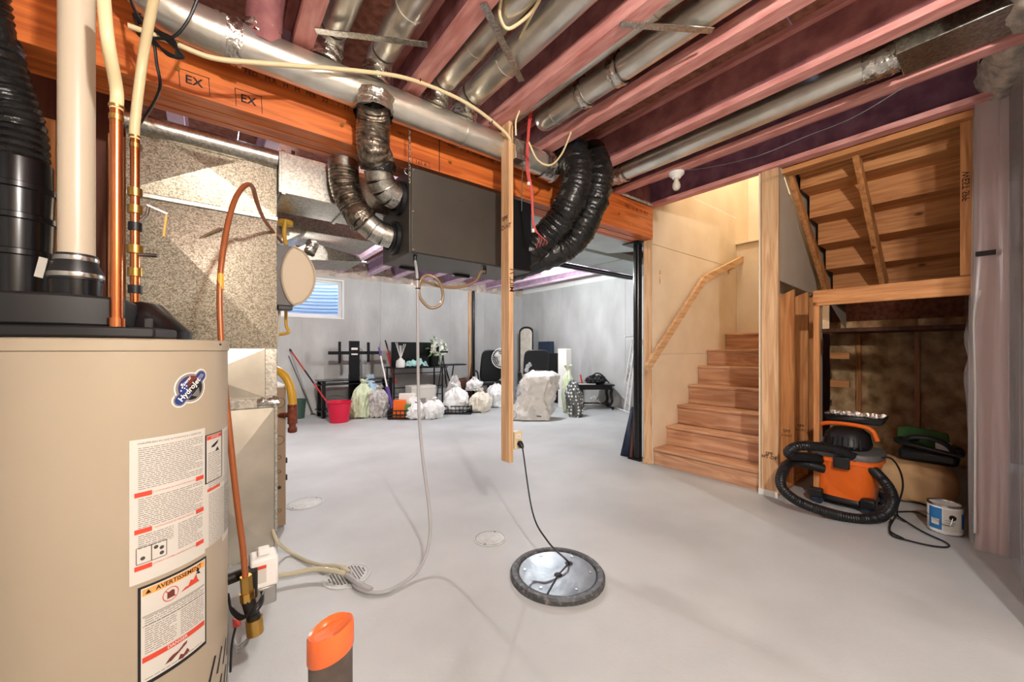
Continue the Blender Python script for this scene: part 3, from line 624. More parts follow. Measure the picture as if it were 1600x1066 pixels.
# black insulated ducts
for k, (pp, lab) in enumerate([([(2.0, 2.45, 1.98)]+[pd(*q) for q in ((862, 360, 3.10), (886, 325, 3.0), (901, 285, 2.96), (899, 250, 3.0), (886, 222, 3.12))], 'inner fat black insulated duct curling up from the ventilator to the joists'),
                               ([(2.0, 2.62, 1.93)]+[pd(*q) for q in ((880, 388, 3.22), (912, 350, 3.12), (930, 305, 3.06), (934, 268, 3.08), (924, 236, 3.2))], 'outer fat black insulated duct curling up from the ventilator to the joists')]):
    t = thing('insulated_duct', lab, 'duct', (2.15, 2.3, 2.0), 'black insulated ducts right of the ventilator')
    def rf(L, f, k=k): return (.116+.003*math.sin(L*75+k)+.003*math.sin(L*201+k*2))*(1 if f < .9 else 1-(f-.9)*1.5)
    mb = MB().tube(pp, .1, 40, 22, rf=rf)
    for i, v in enumerate(mb.v):
        p = Vector(v); n_ = nz((p.x*7, p.y*7, p.z*16), 1, .022)+nz((p.x*30, p.y*30, p.z*60), 1, .010); mb.v[i] = (p.x+n_*.6, p.y-n_*.6, p.z+n_*.3)
    obj('film_jacket', mb, 'blackfoil', t)
    obj('lining_edge', MB().torus(pp[-1], .085, .014, Vector(pp[-1])-Vector(pp[-2]), 24, 8), 'foam', t)
# red control wires
t = thing('control_wires', 'red low voltage wires with white ties hanging beside the post', 'wire', (2.0, 2.25, 2.0))
for k in range(4):
    o_ = .006*k
    obj('wire', MB().tube([pd(828+k*2, 160, 2.62), pd(824+k, 210, 2.62), pd(822+k*1.5, 262, 2.64), pd(829+k, 300, 2.68), pd(833+k, 355, 2.72), pd(842+k*4, 368+k*3, 2.75), pd(838+k*5, 388-k*2, 2.8)], .0028, 6, 8), 'wire_red', t)
for q in ((826, 285), (833, 358)): obj('cable_tie', MB().cyl(pd(q[0], q[1], 2.665 if q[1] < 300 else 2.72), pd(q[0], q[1]+5, 2.665 if q[1] < 300 else 2.72), .011, n=10), 'white', t)
obj('outer_sheath', MB().tube([pd(828, 175, 2.63), pd(817, 260, 2.64), pd(815, 330, 2.68)], .003, 6), 'black', t)
t = solo('cable', MB().tube([pd(812, 172, 2.5), pd(806, 190, 2.5), pd(806, 212, 2.52)], .006, 8).tube([pd(826, 222, 2.5), pd(840, 250, 2.55), pd(860, 258, 2.6), pd(878, 240, 2.7), pd(893, 205, 2.75)], .006, 8), 'pex', 'cream cable looping out of the junction box towards the joists', 'cable')
# chain
t = thing('hanging_chain', 'thin steel chain holding the left end of the ventilator', 'chain', (1.02, 2.27, 2.1))
ca_, cb_ = pd(639, 142, 2.38), pd(640, 285, 2.38); nl = 26
for k in range(nl):
    c = ca_.lerp(cb_, (k+.5)/nl); ax = (1, .3, 0) if k % 2 else (-.3, 1, 0)
    lm = MB().torus((0, 0, 0), .008, .0022, (0, 0, 1), 10, 4); R = Vector((0, 0, 1)).rotation_difference(Vector(ax)).to_matrix()
    lm.v = [tuple(c+R@Vector((v[0], v[1]*1.7, v[2])) if False else c+Vector((R@Vector(v)).to_tuple()[:2]+((R@Vector(v)).z*1.7,))) for v in lm.v]
    obj('chain_link', lm, 'steel', t)
obj('hanger_plate', MB().bar(pd(639, 118, 2.38), pd(639, 150, 2.38), .03, .004), 'galv', t)
t2 = pd(636, 262, 2.38); obj('hook', MB().torus(pd(637, 268, 2.38), .02, .002, (0, 1, 0), 14, 5, 0, 5), 'steel', t)
# --- condensate tubes
t = thing('drain_tube', 'long clear vinyl drain tube hanging from the ventilator to the floor drain', 'tube', (1.1, 2.3, 0))
obj('tube', MB().tube([(1.05, 2.36, HZ0-.03), pd(652, 440, 2.46), pd(653, 560, 2.46), pd(655, 650, 2.44), pd(661, 720, 2.40), pd(671, 800, 2.32), pd(670, 850, 2.25), pz(652, 893, .03), pz(610, 922, .012), pz(580, 926, .012), pz(556, 918, .012), pz(549, 903, .012), pz(548, 893, .03)], .0095, 10, 10), 'tubeclear', t)
obj('tube_stub', MB().tube([pz(541, 899, .025), pz(560, 912, .03), pz(580, 922, .02)], .014, 10), 'tubeclear', t)
t = thing('tube_loop', 'brown vinyl tube coiled in a loop below the ventilator', 'tube', (1.2, 2.4, 1.7))
obj('tube', MB().tube([(1.62, 2.40, HZ0-.03), pd(751, 425, 2.82), pd(742, 440, 2.78), pd(716, 449, 2.68), pd(685, 447, 2.58), pd(662, 440, 2.50), pd(655, 448, 2.47), pd(657, 466, 2.47), pd(672, 481, 2.49), pd(688, 476, 2.51), pd(692, 458, 2.52), pd(684, 438, 2.50), pd(668, 430, 2.48), pd(657, 438, 2.47), pd(654, 452, 2.46)], .010, 10, 10), 'tubebrown', t)
for q in ((653, 437), (653, 451)): obj('cable_tie', MB().torus(pd(q[0], q[1], 2.46), .014, .003, (0, 0, 1), 14, 6), 'black', t)
t = thing('floor_tube', 'pair of cream vinyl tubes running over the floor into the drain', 'tube', (.45, 2.5, 0))
obj('tube', MB().tube([pd(420, 800, 2.45), pz(431, 842, .12), pz(452, 862, .02), pz(478, 876, .015), pz(505, 884, .03), pz(528, 884, .05), pz(549, 895, .02)], .010, 10, 10), 'tubecream', t)
obj('tube', MB().tube([pz(428, 900, .05), pz(460, 896, .045), pz(490, 890, .05), pz(515, 891, .05), pz(540, 897, .03)], .013, 10, 10), 'tubecream', t)
# --- sheet metal plenum and furnace
PX0, PX1, PY0, PY1 = -.33, .325, 2.74, 3.10
pl = thing('plenum', 'tall speckled galvanized plenum beside the water heater', 'plenum', (0, 2.9, 0))
def xbreak(x0, x1, z0, z1, y, d, mat, nm='panel'):
    c = ((x0+x1)/2, y-d, (z0+z1)/2); vs = [(x0, y, z0), (x1, y, z0), (x1, y, z1), (x0, y, z1), c, (x0, y+.015, z0), (x1, y+.015, z0), (x1, y+.015, z1), (x0, y+.015, z1)]
    obj(nm, MB().add(vs, [(0, 1, 4), (1, 2, 4), (2, 3, 4), (3, 0, 4), (0, 5, 6, 1), (1, 6, 7, 2), (2, 7, 8, 3), (3, 8, 5, 0)]), mat, pl, smooth=False)
obj('core', MB().box(PX0, PX1-.004, PY0+.012, PY1, 0, 2.45), 'galv', pl)
xbreak(PX0, PX1, 2.06, 2.44, PY0, .035, 'spangle'); xbreak(PX0, PX1, 1.26, 2.03, PY0, .06, 'spangle')
xbreak(PX0, PX1-.06, .965, 1.255, PY0, .012, 'sheet'); xbreak(PX0, PX1-.01, 0.02, .90, PY0, .04, 'sheet')
obj('drive_cleat', MB().box(PX0, PX1+.005, PY0-.014, PY0+.01, 2.032, 2.056), 'galv', pl, bev=.003)
obj('drive_cleat', MB().box(PX0, PX1+.002, PY0-.014, PY0+.01, .905, .96), 'galv', pl, bev=.003)
obj('corner_flange', MB().box(PX1-.06, PX1+.002, PY0-.004, PY0+.02, .97, 1.255), 'galv', pl, bev=.002)
obj('edge_strip', MB().box(PX1-.012, PX1+.004, PY0-.006, PY0+.012, 0.0, .905), 'galv', pl, bev=.002)
foilwrap((PX1-.10, PY0-.002, .935), (PX1+.01, PY0-.002, .935), .018, pl, n=14)
for z in (1.06, 1.20): obj('rivet', MB().cyl((PX1-.03, PY0-.004, z), (PX1-.03, PY0-.009, z), .006, n=8), 'steel', pl)
obj('vent_pipe_ledge', MB().cyl((PX0, PY0-.02, 2.40), (PX1, PY0-.02, 2.40), .05, n=20), 'galv', pl)
fu = thing('furnace', 'tan furnace cabinet edge behind the plenum with a white top', 'furnace', (.5, 3.3, 0))
obj('cabinet', MB().box(-.3, .425, 3.12, 3.75, .02, .985), 'furn', fu, bev=.004); obj('top_panel', MB().box(-.3, .428, 3.115, 3.755, .986, 1.0), 'white', fu, bev=.002)
for x, z, r in ((.385, .88, .035), (.385, .50, .012), (.385, .40, .01), (.388, .13, .01), (.385, .62, .03)): obj('knockout', MB().torus((x, 3.118, z), r, .0015, (0, 1, 0), 20, 5), 'iron', fu)
obj('wire_hole', MB().cyl((.385, 3.121, .29), (.385, 3.116, .29), .012, n=12), 'inkb', fu)
for z in (.33, .45): obj('hinge', MB().box(.424, .436, 3.13, 3.16, z, z+.035), 'iron', fu)
# overhead supply trunk behind the beam
sd = thing('supply_trunk', 'bluish galvanized rectangular supply duct hung behind the beam', 'duct', (.8, 3.0, 2.2))
obj('shell', MB().box(.33, 1.05, 2.70, 3.1, 2.20, 2.45), 'galv', sd, bev=.003)
for x in (.345, .72): obj('drive_cleat', MB().box(x, x+.02, 2.69, 3.11, 2.19, 2.455), 'galv', sd)
s2 = thing('return_duct', 'galvanized return duct with a bent offset under the ceiling of the far room', 'duct', (.9, 3.9, 2.0))
obj('shell', MB().prism([(.40, 3.35, 2.03), (.60, 3.35, 2.17), (1.15, 3.35, 2.17), (1.15, 3.35, 2.45), (.40, 3.35, 2.45)], (0, .5, 0)), 'galv', s2, bev=.003)
for x_ in (.5, 1.05): obj('hanger_strap', MB().box(x_, x_+.025, 3.4, 3.403, 2.45, 2.789), 'galv', s2)
obj('branch', MB().prism([(.40, 3.30, 1.90), (.44, 3.30, 1.97), (.62, 3.30, 2.08), (.98, 3.30, 2.02), (1.0, 3.3, 1.98), (.62, 3.3, 1.94), (.5, 3.3, 1.92)], (0, .45, 0)), 'galv', s2, bev=.003)
foilwrap((.60, 3.28, 1.98), (.63, 3.28, 2.08), .03, s2, n=16)
# humidifier
hu = thing('humidifier', 'furnace humidifier with grey box and round beige cover', 'humidifier', (.42, 2.9, 1.5))
h0 = [pd(423, 478, 2.44), pd(455, 478, 2.44), pd(455, 384, 2.44), pd(423, 384, 2.44)]
z0h, z1h = h0[0].z, h0[2].z; xh0, xh1 = .325, h0[1].x
obj('box', MB().box(.328, xh1+.01, 2.80, 3.02, z0h, z1h), 'grey', hu, bev=.006)
ch = (z0h+z1h)/2; hh = (z1h-z0h)/2
poly = [(xh1+.012-.07*math.sin(math.pi*k/12)**.7, 2.775, ch-hh+2*hh*k/12) for k in range(13)]+[(xh1+.012+.125*math.sin(math.pi*k/16)**.55, 2.775, ch+hh-2*hh*k/16) for k in range(1, 16)]
obj('cover', MB().prism(poly, (0, .20, 0)), 'beige', hu, bev=.012)
obj('cover_rim', MB().tube([(p[0], 2.773, p[2]) for p in poly[12:]+poly[:1]], .004, 6, smooth=False), 'beige', hu)
obj('base_clip', MB().box(.34, xh1+.01, 2.79, 2.9, z0h-.025, z0h), 'black', hu, bev=.003)
t = solo('yellow_elbow_hose', MB().tube([pd(447, 480, 2.6), pd(447, 508, 2.6), pd(450, 520, 2.6), pd(425, 524, 2.6)], .010, 10), 'yellow', 'thin yellow hose bent below the humidifier', 'hose')
solo('white_hose', MB().tube([pd(437, 482, 2.5), pd(434, 520, 2.5), pd(428, 560, 2.5)], .008, 10), 'tubecream', 'thin cream hose below the humidifier box', 'hose')
t = thing('gas_line', 'yellow gas hose bending down to a rusty iron tee on the furnace', 'gas pipe', (.45, 3.0, .7))
obj('hose', MB().tube([pd(424, 575, 2.68), pd(440, 583, 2.68), pd(452, 600, 2.68), pd(457, 625, 2.68), pd(457, 636, 2.68)], .026, 14), 'yellow', t)
obj('tee', MB().cyl(pd(457, 632, 2.68), pd(457, 662, 2.68), .030, n=14).cyl(pd(424, 650, 2.72), pd(457, 648, 2.68), .017, n=14), 'rust', t)
obj('cap', MB().cyl(pd(457, 662, 2.68), pd(457, 676, 2.68), .022, n=12).cyl(pd(457, 668, 2.68), pd(457, 675, 2.68), .029, n=8), 'rust', t)
solo('yellow_riser', MB().tube([pd(446, 345, 2.7), pd(444, 365, 2.7), pd(447, 383, 2.7)], .014, 10).lathe([(.05, 0), (.05, .03), (.03, .04)], pd(446, 352, 2.75), 16), 'yellow', 'yellow pipe riser above the humidifier', 'pipe')
# ================================================================== WATER HEATER
CX, CY, TR, TT = -.22, 1.615, .27, 1.278
def hit(px, py, r=TR):
    d = ray(px, py); a = d.x*d.x+d.y*d.y; b = -2*(d.x*CX+d.y*CY); c = CX*CX+CY*CY-r*r; q = b*b-4*a*c
    t = (-b-math.sqrt(max(q, 0)))/(2*a); p = CP+d*t; return math.atan2(p.y-CY, p.x-CX), p.z
wh = thing('water_heater', 'tall beige gas water heater with printed labels at the left', 'water heater', (CX, CY, 0))
obj('jacket', MB().lathe([(TR, .06), (TR, TT-.03)], (CX, CY, 0), 96), 'tank', wh)
obj('top_rim', MB().lathe([(TR, TT-.033), (TR+.004, TT-.03), (TR+.004, TT-.004), (TR-.004, TT), (.001, TT+.002)], (CX, CY, 0), 96), 'tank', wh)
obj('base_ring', MB().lathe([(TR-.01, 0), (TR-.01, .06)], (CX, CY, 0), 64), 'black', wh)
obj('rim_screw', MB().cyl((CX+(TR)*math.cos(-.45), CY+TR*math.sin(-.45), TT-.012), (CX+(TR+.007)*math.cos(-.45), CY+(TR+.007)*math.sin(-.45), TT-.012), .003, n=8), 'inkb', wh)
def cyl_map(a0, z0, r=TR+.0012, rot=0):
    c, s = math.cos(rot), math.sin(rot)
    def f(u, v):
        u, v = u*c-v*s, u*s+v*c; a = a0+u/TR; return (CX+r*math.cos(a), CY+r*math.sin(a), z0+v)
    return f
def patch(name, a0, a1, z0, z1, mat, r=TR+.0006, n=16, label=None):
    return obj(name, MB().grid(n, 2, lambda u, v: (CX+r*math.cos(a0+(a1-a0)*u), CY+r*math.sin(a0+(a1-a0)*u), z0+(z1-z0)*v)), mat, wh, label=label)
def lines(a0, a1, z0, z1, dz, mat='fineprint', gap=.2, thick=.35, name='print_lines', r=TR+.0010):
    mb = MB(); z = z1
    while z > z0:
        a = a0
        end = a1-(random.random()*.3*(a1-a0) if random.random() < .25 else 0)
        while a < end:
            wd = min(random.uniform(.004, .018)/TR, end-a); mb.grid(2, 1, lambda u, v: (CX+r*math.cos(a+wd*u), CY+r*math.sin(a+wd*u), z-dz*thick+dz*thick*v)); a += wd+.0022/TR
        z -= dz
    return obj(name, mb, mat, wh, smooth=False)
# large instruction label
aL, zL = hit(202, 690); aR, zR = hit(320, 668); zB = hit(210, 915)[1]
zt = (zL+zR)/2; patch('instruction_label', aL, aR, zB, zt, 'paper', label='white instruction label with red headings')
hgt = zt-zB; wa = aR-aL
lines(aL+.04*wa+.05*wa, aR-.05*wa, zt-.35*hgt, zt-.06*hgt, .0052)
lines(aL+.09*wa, aR-.05*wa, zt-.62*hgt, zt-.415*hgt, .0052); lines(aL+.09*wa, aL+.5*wa, zt-.76*hgt, zt-.67*hgt, .0052); lines(aL+.56*wa, aR-.05*wa, zt-.86*hgt, zt-.67*hgt, .0052)
text('CHAUFFE-EAU AU GAZ AUTOMATIQUE A RESERVOIR', .0062, cyl_map((aL+aR)/2, zt-.03*hgt), 'ink', wh)
for f, s in ((.385, 'POUR VOTRE SECURITE, LIRE AVANT DE METTRE EN MARCHE'), (.64, 'INSTRUCTIONS DE MISE EN MARCHE'), (.895, "COMMENT COUPER L'ADMISSION DE GAZ")):
    patch('red_bar', aL+.05*wa, aL+.24*wa, zt-f*hgt-.006, zt-f*hgt+.006, 'inkred', TR+.001, 6); patch('red_bar', aR-.17*wa, aR-.03*wa, zt-f*hgt-.006, zt-f*hgt+.006, 'inkred', TR+.001, 6)
    text(s, (.0042 if len(s) > 40 else .0056), cyl_map((aL+aR)/2+.03*wa, zt-f*hgt), 'inkred', wh)
def dial(u, v): return cyl_map(aL+.24*wa, zt-.81*hgt, TR+.0012)(u, v)
mb = MB()
for x0, x1, y0, y1 in ((-.03, .03, .02, .0215), (-.03, .03, -.0215, -.02), (-.031, -.0295, -.02, .02), (.0295, .031, -.02, .02), (-.002, .0, -.02, .02)):
    mb.grid(4, 1, lambda u, v: dial(x0+(x1-x0)*u, y0+(y1-y0)*v))
for cx, cy in ((-.018, -.008), (.008, .01), (.02, .004), (.02, -.01)):
    mb.add([dial(cx+.005*math.cos(k*.785), cy+.005*math.sin(k*.785)) for k in range(8)], [tuple(range(8))])
obj('valve_diagram', mb, 'ink', wh, smooth=False)
# warning label below
bL, zL2 = hit(215, 920); bR, zR2 = hit(322, 868); zt2 = (zL2+zR2)/2; zb2 = hit(222, 1075)[1]
patch('warning_border', bL, bR, zb2, zt2, 'inkb', TR+.0006); wb_ = bR-bL; h2 = zt2-zb2
patch('warning_label', bL+.035*wb_, bR-.03*wb_, zb2+.01, zt2-.006, 'paper', TR+.0010, label='white warning label with black border')
patch('orange_band', bL+.05*wb_, bR-.05*wb_, zt2-.026, zt2-.009, 'inkor', TR+.0014); text('⚠ AVERTISSEMENT'.replace('⚠ ', ''), .0155, cyl_map((bL+bR)/2+.03, zt2-.0175, TR+.0018), 'inkb', wh, bold=.02)
def tri(a, z, s, mat): obj('warning_triangle', MB().add([cyl_map(a, z, TR+.0019)(*p) for p in ((-s, -s*.8), (s, -s*.8), (0, s))], [(0, 1, 2)]), mat, wh, smooth=False)
tri((bL+bR)/2-.085/TR*.75, zt2-.0175, .006, 'inkb')
mb = MB(); f = cyl_map((bL+bR)/2-.05*wb_*2, zt2-.05, TR+.0016)
mb.add([f(.017*math.cos(k*.4)*(1 if k % 2 == 0 else .88), .017*math.sin(k*.4)) for k in range(0)], [])
for k in range(24):
    a0_, a1_ = k*math.pi/12, (k+1)*math.pi/12; mb.add([f(r_*math.cos(a_), r_*math.sin(a_)) for r_, a_ in ((.0165, a0_), (.0185, a0_), (.0185, a1_), (.0165, a1_))], [(0, 1, 2, 3)])
mb.add([f(-.012, .011), f(-.0105, .0125), f(.0125, -.0105), f(.011, -.012)], [(0, 1, 2, 3)]); obj('prohibition_ring', mb, 'inkred', wh, smooth=False)
obj('gas_can_mark', MB().add([f(*p) for p in ((-.008, -.01), (.009, -.01), (.009, .006), (.004, .010), (-.008, .006))], [(0, 1, 2, 3, 4)]), 'inkmaroon', wh, smooth=False)
f = cyl_map((bL+bR)/2+.22*wb_, zt2-.045, TR+.0016)
obj('flame_mark', MB().add([f(*p) for p in ((-.03, -.016), (-.018, -.008), (-.010, -.008), (-.004, .004), (.004, .0), (.012, .012), (.016, -.004), (.022, -.014), (0, -.014))], [(0, 1, 2, 3, 4, 5, 6, 7, 8)]), 'inkred', wh, smooth=False)
obj('figure_mark', MB().add([f(.017+.005*math.cos(k*.785), .020+.005*math.sin(k*.785)) for k in range(8)]+[f(.010, .012), f(.026, .006), f(.02, .016)], [tuple(range(8)), (8, 9, 10)]), 'inkb', wh, smooth=False)
for z in (.079, .082, .105): patch('rule', bL+.05*wb_, bR-.05*wb_, zt2-z, zt2-z+.0012, 'ink', TR+.0014)
lines(bL+.08*wb_, bR-.06*wb_, zt2-.102, zt2-.084, .0058, r=TR+.0015); lines(bL+.08*wb_, bL+.48*wb_, zt2-.178, zt2-.110, .0058, r=TR+.0015); lines(bL+.54*wb_, bR-.06*wb_, zt2-.178, zt2-.110, .0058, r=TR+.0015)
patch('red_band', bL+.05*wb_, bR-.05*wb_, zt2-.197, zt2-.183, 'inkred', TR+.0014); text('DANGER', .012, cyl_map((bL+bR)/2, zt2-.190, TR+.0018), 'paper', wh, bold=.02)
f = cyl_map((bL+bR)/2, zt2-.219, TR+.0016)
obj('figure_mark', MB().add([f(*p) for p in ((-.03, -.012), (-.02, -.002), (.01, .012), (.024, .016), (.022, .008), (.0, -.004), (-.015, -.012))], [tuple(range(7))]).add([f(*p) for p in ((0, -.022), (.006, -.01), (.014, -.016), (.024, -.006), (.03, -.018), (.012, -.026))], [tuple(range(6))]), 'inkmaroon', wh, smooth=False)
lines(bL+.08*wb_, bR-.06*wb_, zb2+.015, zt2-.24, .0058, r=TR+.0015)
# side labels
cL, zc = hit(320, 681); cR, _ = hit(346, 668); zcb = hit(322, 757)[1]
patch('danger_border', cL, cR, zcb, zc, 'inkb', TR+.001, label='small black-bordered danger label'); patch('danger_label', cL+.06*(cR-cL), cR-.06*(cR-cL), zcb+.003, zc-.003, 'paper', TR+.0014)
patch('red_band', cL+.07*(cR-cL), cR-.07*(cR-cL), zc-.016, zc-.005, 'inkred', TR+.0017); text('DANGER', .009, cyl_map((cL+cR)/2, zc-.0105, TR+.002), 'paper', wh)
f = cyl_map((cL+cR)/2, zc-.035, TR+.0018)
obj('figure_mark', MB().add([f(*p) for p in ((-.018, -.006), (-.014, .0), (.008, .008), (.018, .012), (.012, .002), (-.004, -.006))], [tuple(range(6))]).add([f(*p) for p in ((0, -.02), (.012, -.008), (.02, -.02))], [(0, 1, 2)]), 'inkb', wh, smooth=False)
lines(cL+.12*(cR-cL), cR-.12*(cR-cL), zcb+.006, zc-.055, .0055, r=TR+.0017)
eL, ez = hit(320, 760)[0], hit(330, 753)[1]; eR = hit(356, 700)[0]; ezb = hit(325, 855)[1]
patch('rating_label', eL, eR, ezb, ez, 'paper', TR+.0006, label='narrow white rating label'); lines(eL+.05, eR-.05, ezb+.005, ez-.035, .0055); patch('red_band', eL+.03, eL+.25, ez-.026, ez-.018, 'inkred', TR+.0011)
lines(eL+.05, eR-.05, ez-.016, ez-.004, .0055)
gR = hit(360, 720)[0]; patch('side_label', cR+.02, gR+.25, ezb-.02, zc+.002, 'paper', TR+.0003); lines(cR+.07, gR+.2, ezb, zc-.01, .0055, r=TR+.0009)
# round badge
ga, gz = hit(298, 606)
def badge(name, fpts, mat, r): obj(name, MB().add([cyl_map(ga, gz, r)(*p) for p in fpts], [tuple(range(len(fpts)))]), mat, wh, smooth=False)
def disc(R, cx=0, cy=0, n=36): return [(cx+R*math.cos(2*math.pi*k/n), cy+R*math.sin(2*math.pi*k/n)) for k in range(n)]
B = math.radians(47)
def caps(L, R, n=12, inv=False):
    o_ = []
    for s_, a0_ in ((1, -math.pi/2), (-1, math.pi/2)):
        for k in range(n+1):
            a_ = a0_+math.pi*k/n; x = s_*L+R*math.cos(a_); y = R*math.sin(a_); o_.append((x*math.cos(B)-y*math.sin(B), x*math.sin(B)+y*math.cos(B)))
    return o_
g = TR
badge('badge_edge', disc(.0435), 'white', g+.0006); badge('badge_edge', caps(.044, .0195), 'white', g+.0007)
badge('badge_ring', disc(.040), 'inkgrey', g+.0010); badge('badge_disc', disc(.034), 'inkb', g+.0013)
fl = [p for p in disc(.034, n=60) if p[1]*math.cos(B)-p[0]*math.sin(B) > 0]; badge('flag_red', fl, 'inkmaroon', g+.0016)
bl = [(p[0], p[1]) for p in disc(.033, n=60) if p[1]*math.cos(B)-p[0]*math.sin(B) > 0 and p[0] < -.008]; badge('flag_blue', bl+[(-.008, -.005)], 'inkblue', g+.0019)
for k, (x, y) in enumerate(((-.024, .002), (-.019, .009), (-.025, .012), (-.015, .016), (-.027, -.006), (-.018, -.0), (-.013, .006))): badge('star', disc(.0022, x, y, 6), 'white', g+.0022)
badge('badge_band_edge', caps(.044, .016), 'inkgrey', g+.0022); badge('badge_band', caps(.044, .0125), 'inkblue', g+.0025)
text('HydroJet', .021, cyl_map(ga, gz, g+.0029, B) if False else (lambda u, v: cyl_map(ga, gz, g+.0029)((u-.006)*math.cos(B)-v*math.sin(B), (u-.006)*math.sin(B)+v*math.cos(B))), 'white', wh, bold=.025)
text('Power', .013, lambda u, v: cyl_map(ga, gz, g+.0026)((u+.004)*math.cos(B)-(v+.023)*math.sin(B), (u+.004)*math.sin(B)+(v+.023)*math.cos(B)), 'white', wh, bold=.02)
text('TOTAL\nSYSTEM', .006, lambda u, v: cyl_map(ga, gz, g+.0029)((u+.040)*math.cos(B)-v*math.sin(B), (u+.040)*math.sin(B)+v*math.cos(B)), 'white', wh)
for k in range(4): badge('fine_print', [(x*math.cos(B)+y*math.sin(B), x*math.sin(B)-y*math.cos(B)) for x, y in ((-.014+.002*k, .018+k*.004), (.014-.003*k, .018+k*.004), (.014-.003*k, .0192+k*.004), (-.014+.002*k, .0192+k*.004))], 'paper', g+.0016)
# air intake louvres near the base
for row in range(3):
    for k in range(5):
        a0_ = hit(326+0*k, 1000)[0]+.03+.14*k; z_ = .29-.085*row
        obj('louvre_slot', MB().add([cyl_map(a0_, z_, TR+.001)(*p) for p in ((-.013, -.03), (-.003, -.034), (.025, .028), (.016, .034))], [(0, 1, 2, 3)]), 'inkb', wh, smooth=False)
# vent blower on top
vb = thing('vent_blower', 'black plastic vent blower housing on top of the water heater', 'blower', (CX, CY, TT))
def q_(px, py, t): return pd(px, py, t)
obj('housing', MB().prism([(CX-.22, CY-.11, TT+.004), (CX-.05, CY-.16, TT+.004), (CX+.10, CY-.13, TT+.004), (CX+.14, CY+.02, TT+.004), (CX+.05, CY+.16, TT+.004), (CX-.18, CY+.14, TT+.004)], (0, 0, .03)), 'black', vb, bev=.006)
obj('housing', MB().prism([(CX-.22, CY-.09, TT+.034), (CX-.08, CY-.11, TT+.034), (CX+.03, CY-.07, TT+.034), (CX+.04, CY+.10, TT+.034), (CX-.18, CY+.12, TT+.034)], (0, 0, .085)), 'black', vb, bev=.008)
VX, VY = pd(120, 440, 1.14).x, pd(120, 440, 1.14).y
obj('outlet_cone', MB().lathe([(.034, TT+.03), (.047, TT+.06), (.052, TT+.12), (.053, TT+.185)], (VX, VY, 0), 36), 'blackgloss', vb)
obj('rubber_coupling', MB().lathe([(.056, TT+.175), (.056, TT+.20), (.045, TT+.225), (.043, TT+.25)], (VX, VY, 0), 36), 'black', vb)
for z_, r_ in ((.187, .0575), (.236, .0455)): obj('hose_clamp', MB().lathe([(r_, TT+z_-.006), (r_+.001, TT+z_), (r_, TT+z_+.007)], (VX, VY, 0), 36), 'steel', vb)
obj('side_shroud', MB().lathe([(.13, 0), (.13, .03), (.05, .12), (.0, .13)], (pd(222, 500, 1.30).x, pd(222, 500, 1.30).y, TT+.004), 32), 'blackgloss', vb)
for px, py in ((55, 500), (66, 465), (232, 505)): obj('clip', MB().box(-.008, .008, -.006, .006, -.012, .012, Matrix.Translation(pd(px, py, .99))), 'black', vb, bev=.002)
obj('spec_tag', MB().box(-.012, .012, -.001, .001, -.03, .03, Matrix.Translation(pd(64, 418, 1.15))@Matrix.Rotation(-.6, 4, 'Z')@Matrix.Rotation(.25, 4, 'Y')), 'paper', vb)
solo('exhaust_pipe', MB().cyl((VX, VY, TT+.232), (VX, VY, 2.78), .0385, n=36), 'pvc', 'thick cream PVC exhaust pipe rising from the blower coupling', 'pipe')
# black ribbed vent at far left
t = thing('black_vent', 'black ribbed vent pipe at the far left edge', 'vent pipe', (-.95, 1.9, 0))
bx = pd(28, 400, 1.55)
prof = [(.098, 0.0)]
for z_ in (1.45, 1.62, 1.76, 1.88): prof += [(.098, z_-.004), (.104, z_), (.104, z_+.02), (.095, z_+.024)]
obj('pipe', MB().lathe(prof+[(.095, 2.0)], (bx.x, bx.y, 0), 40), 'blackgloss', t)
obj('flex_section', MB().tube([(bx.x, bx.y, 1.99), (bx.x-.01, bx.y, 2.15), (bx.x-.05, bx.y-.03, 2.35), (bx.x-.10, bx.y-.08, 2.7)], .09, 32, 26, rf=flexr(.085, .03, .05)), 'blackfoil', t)
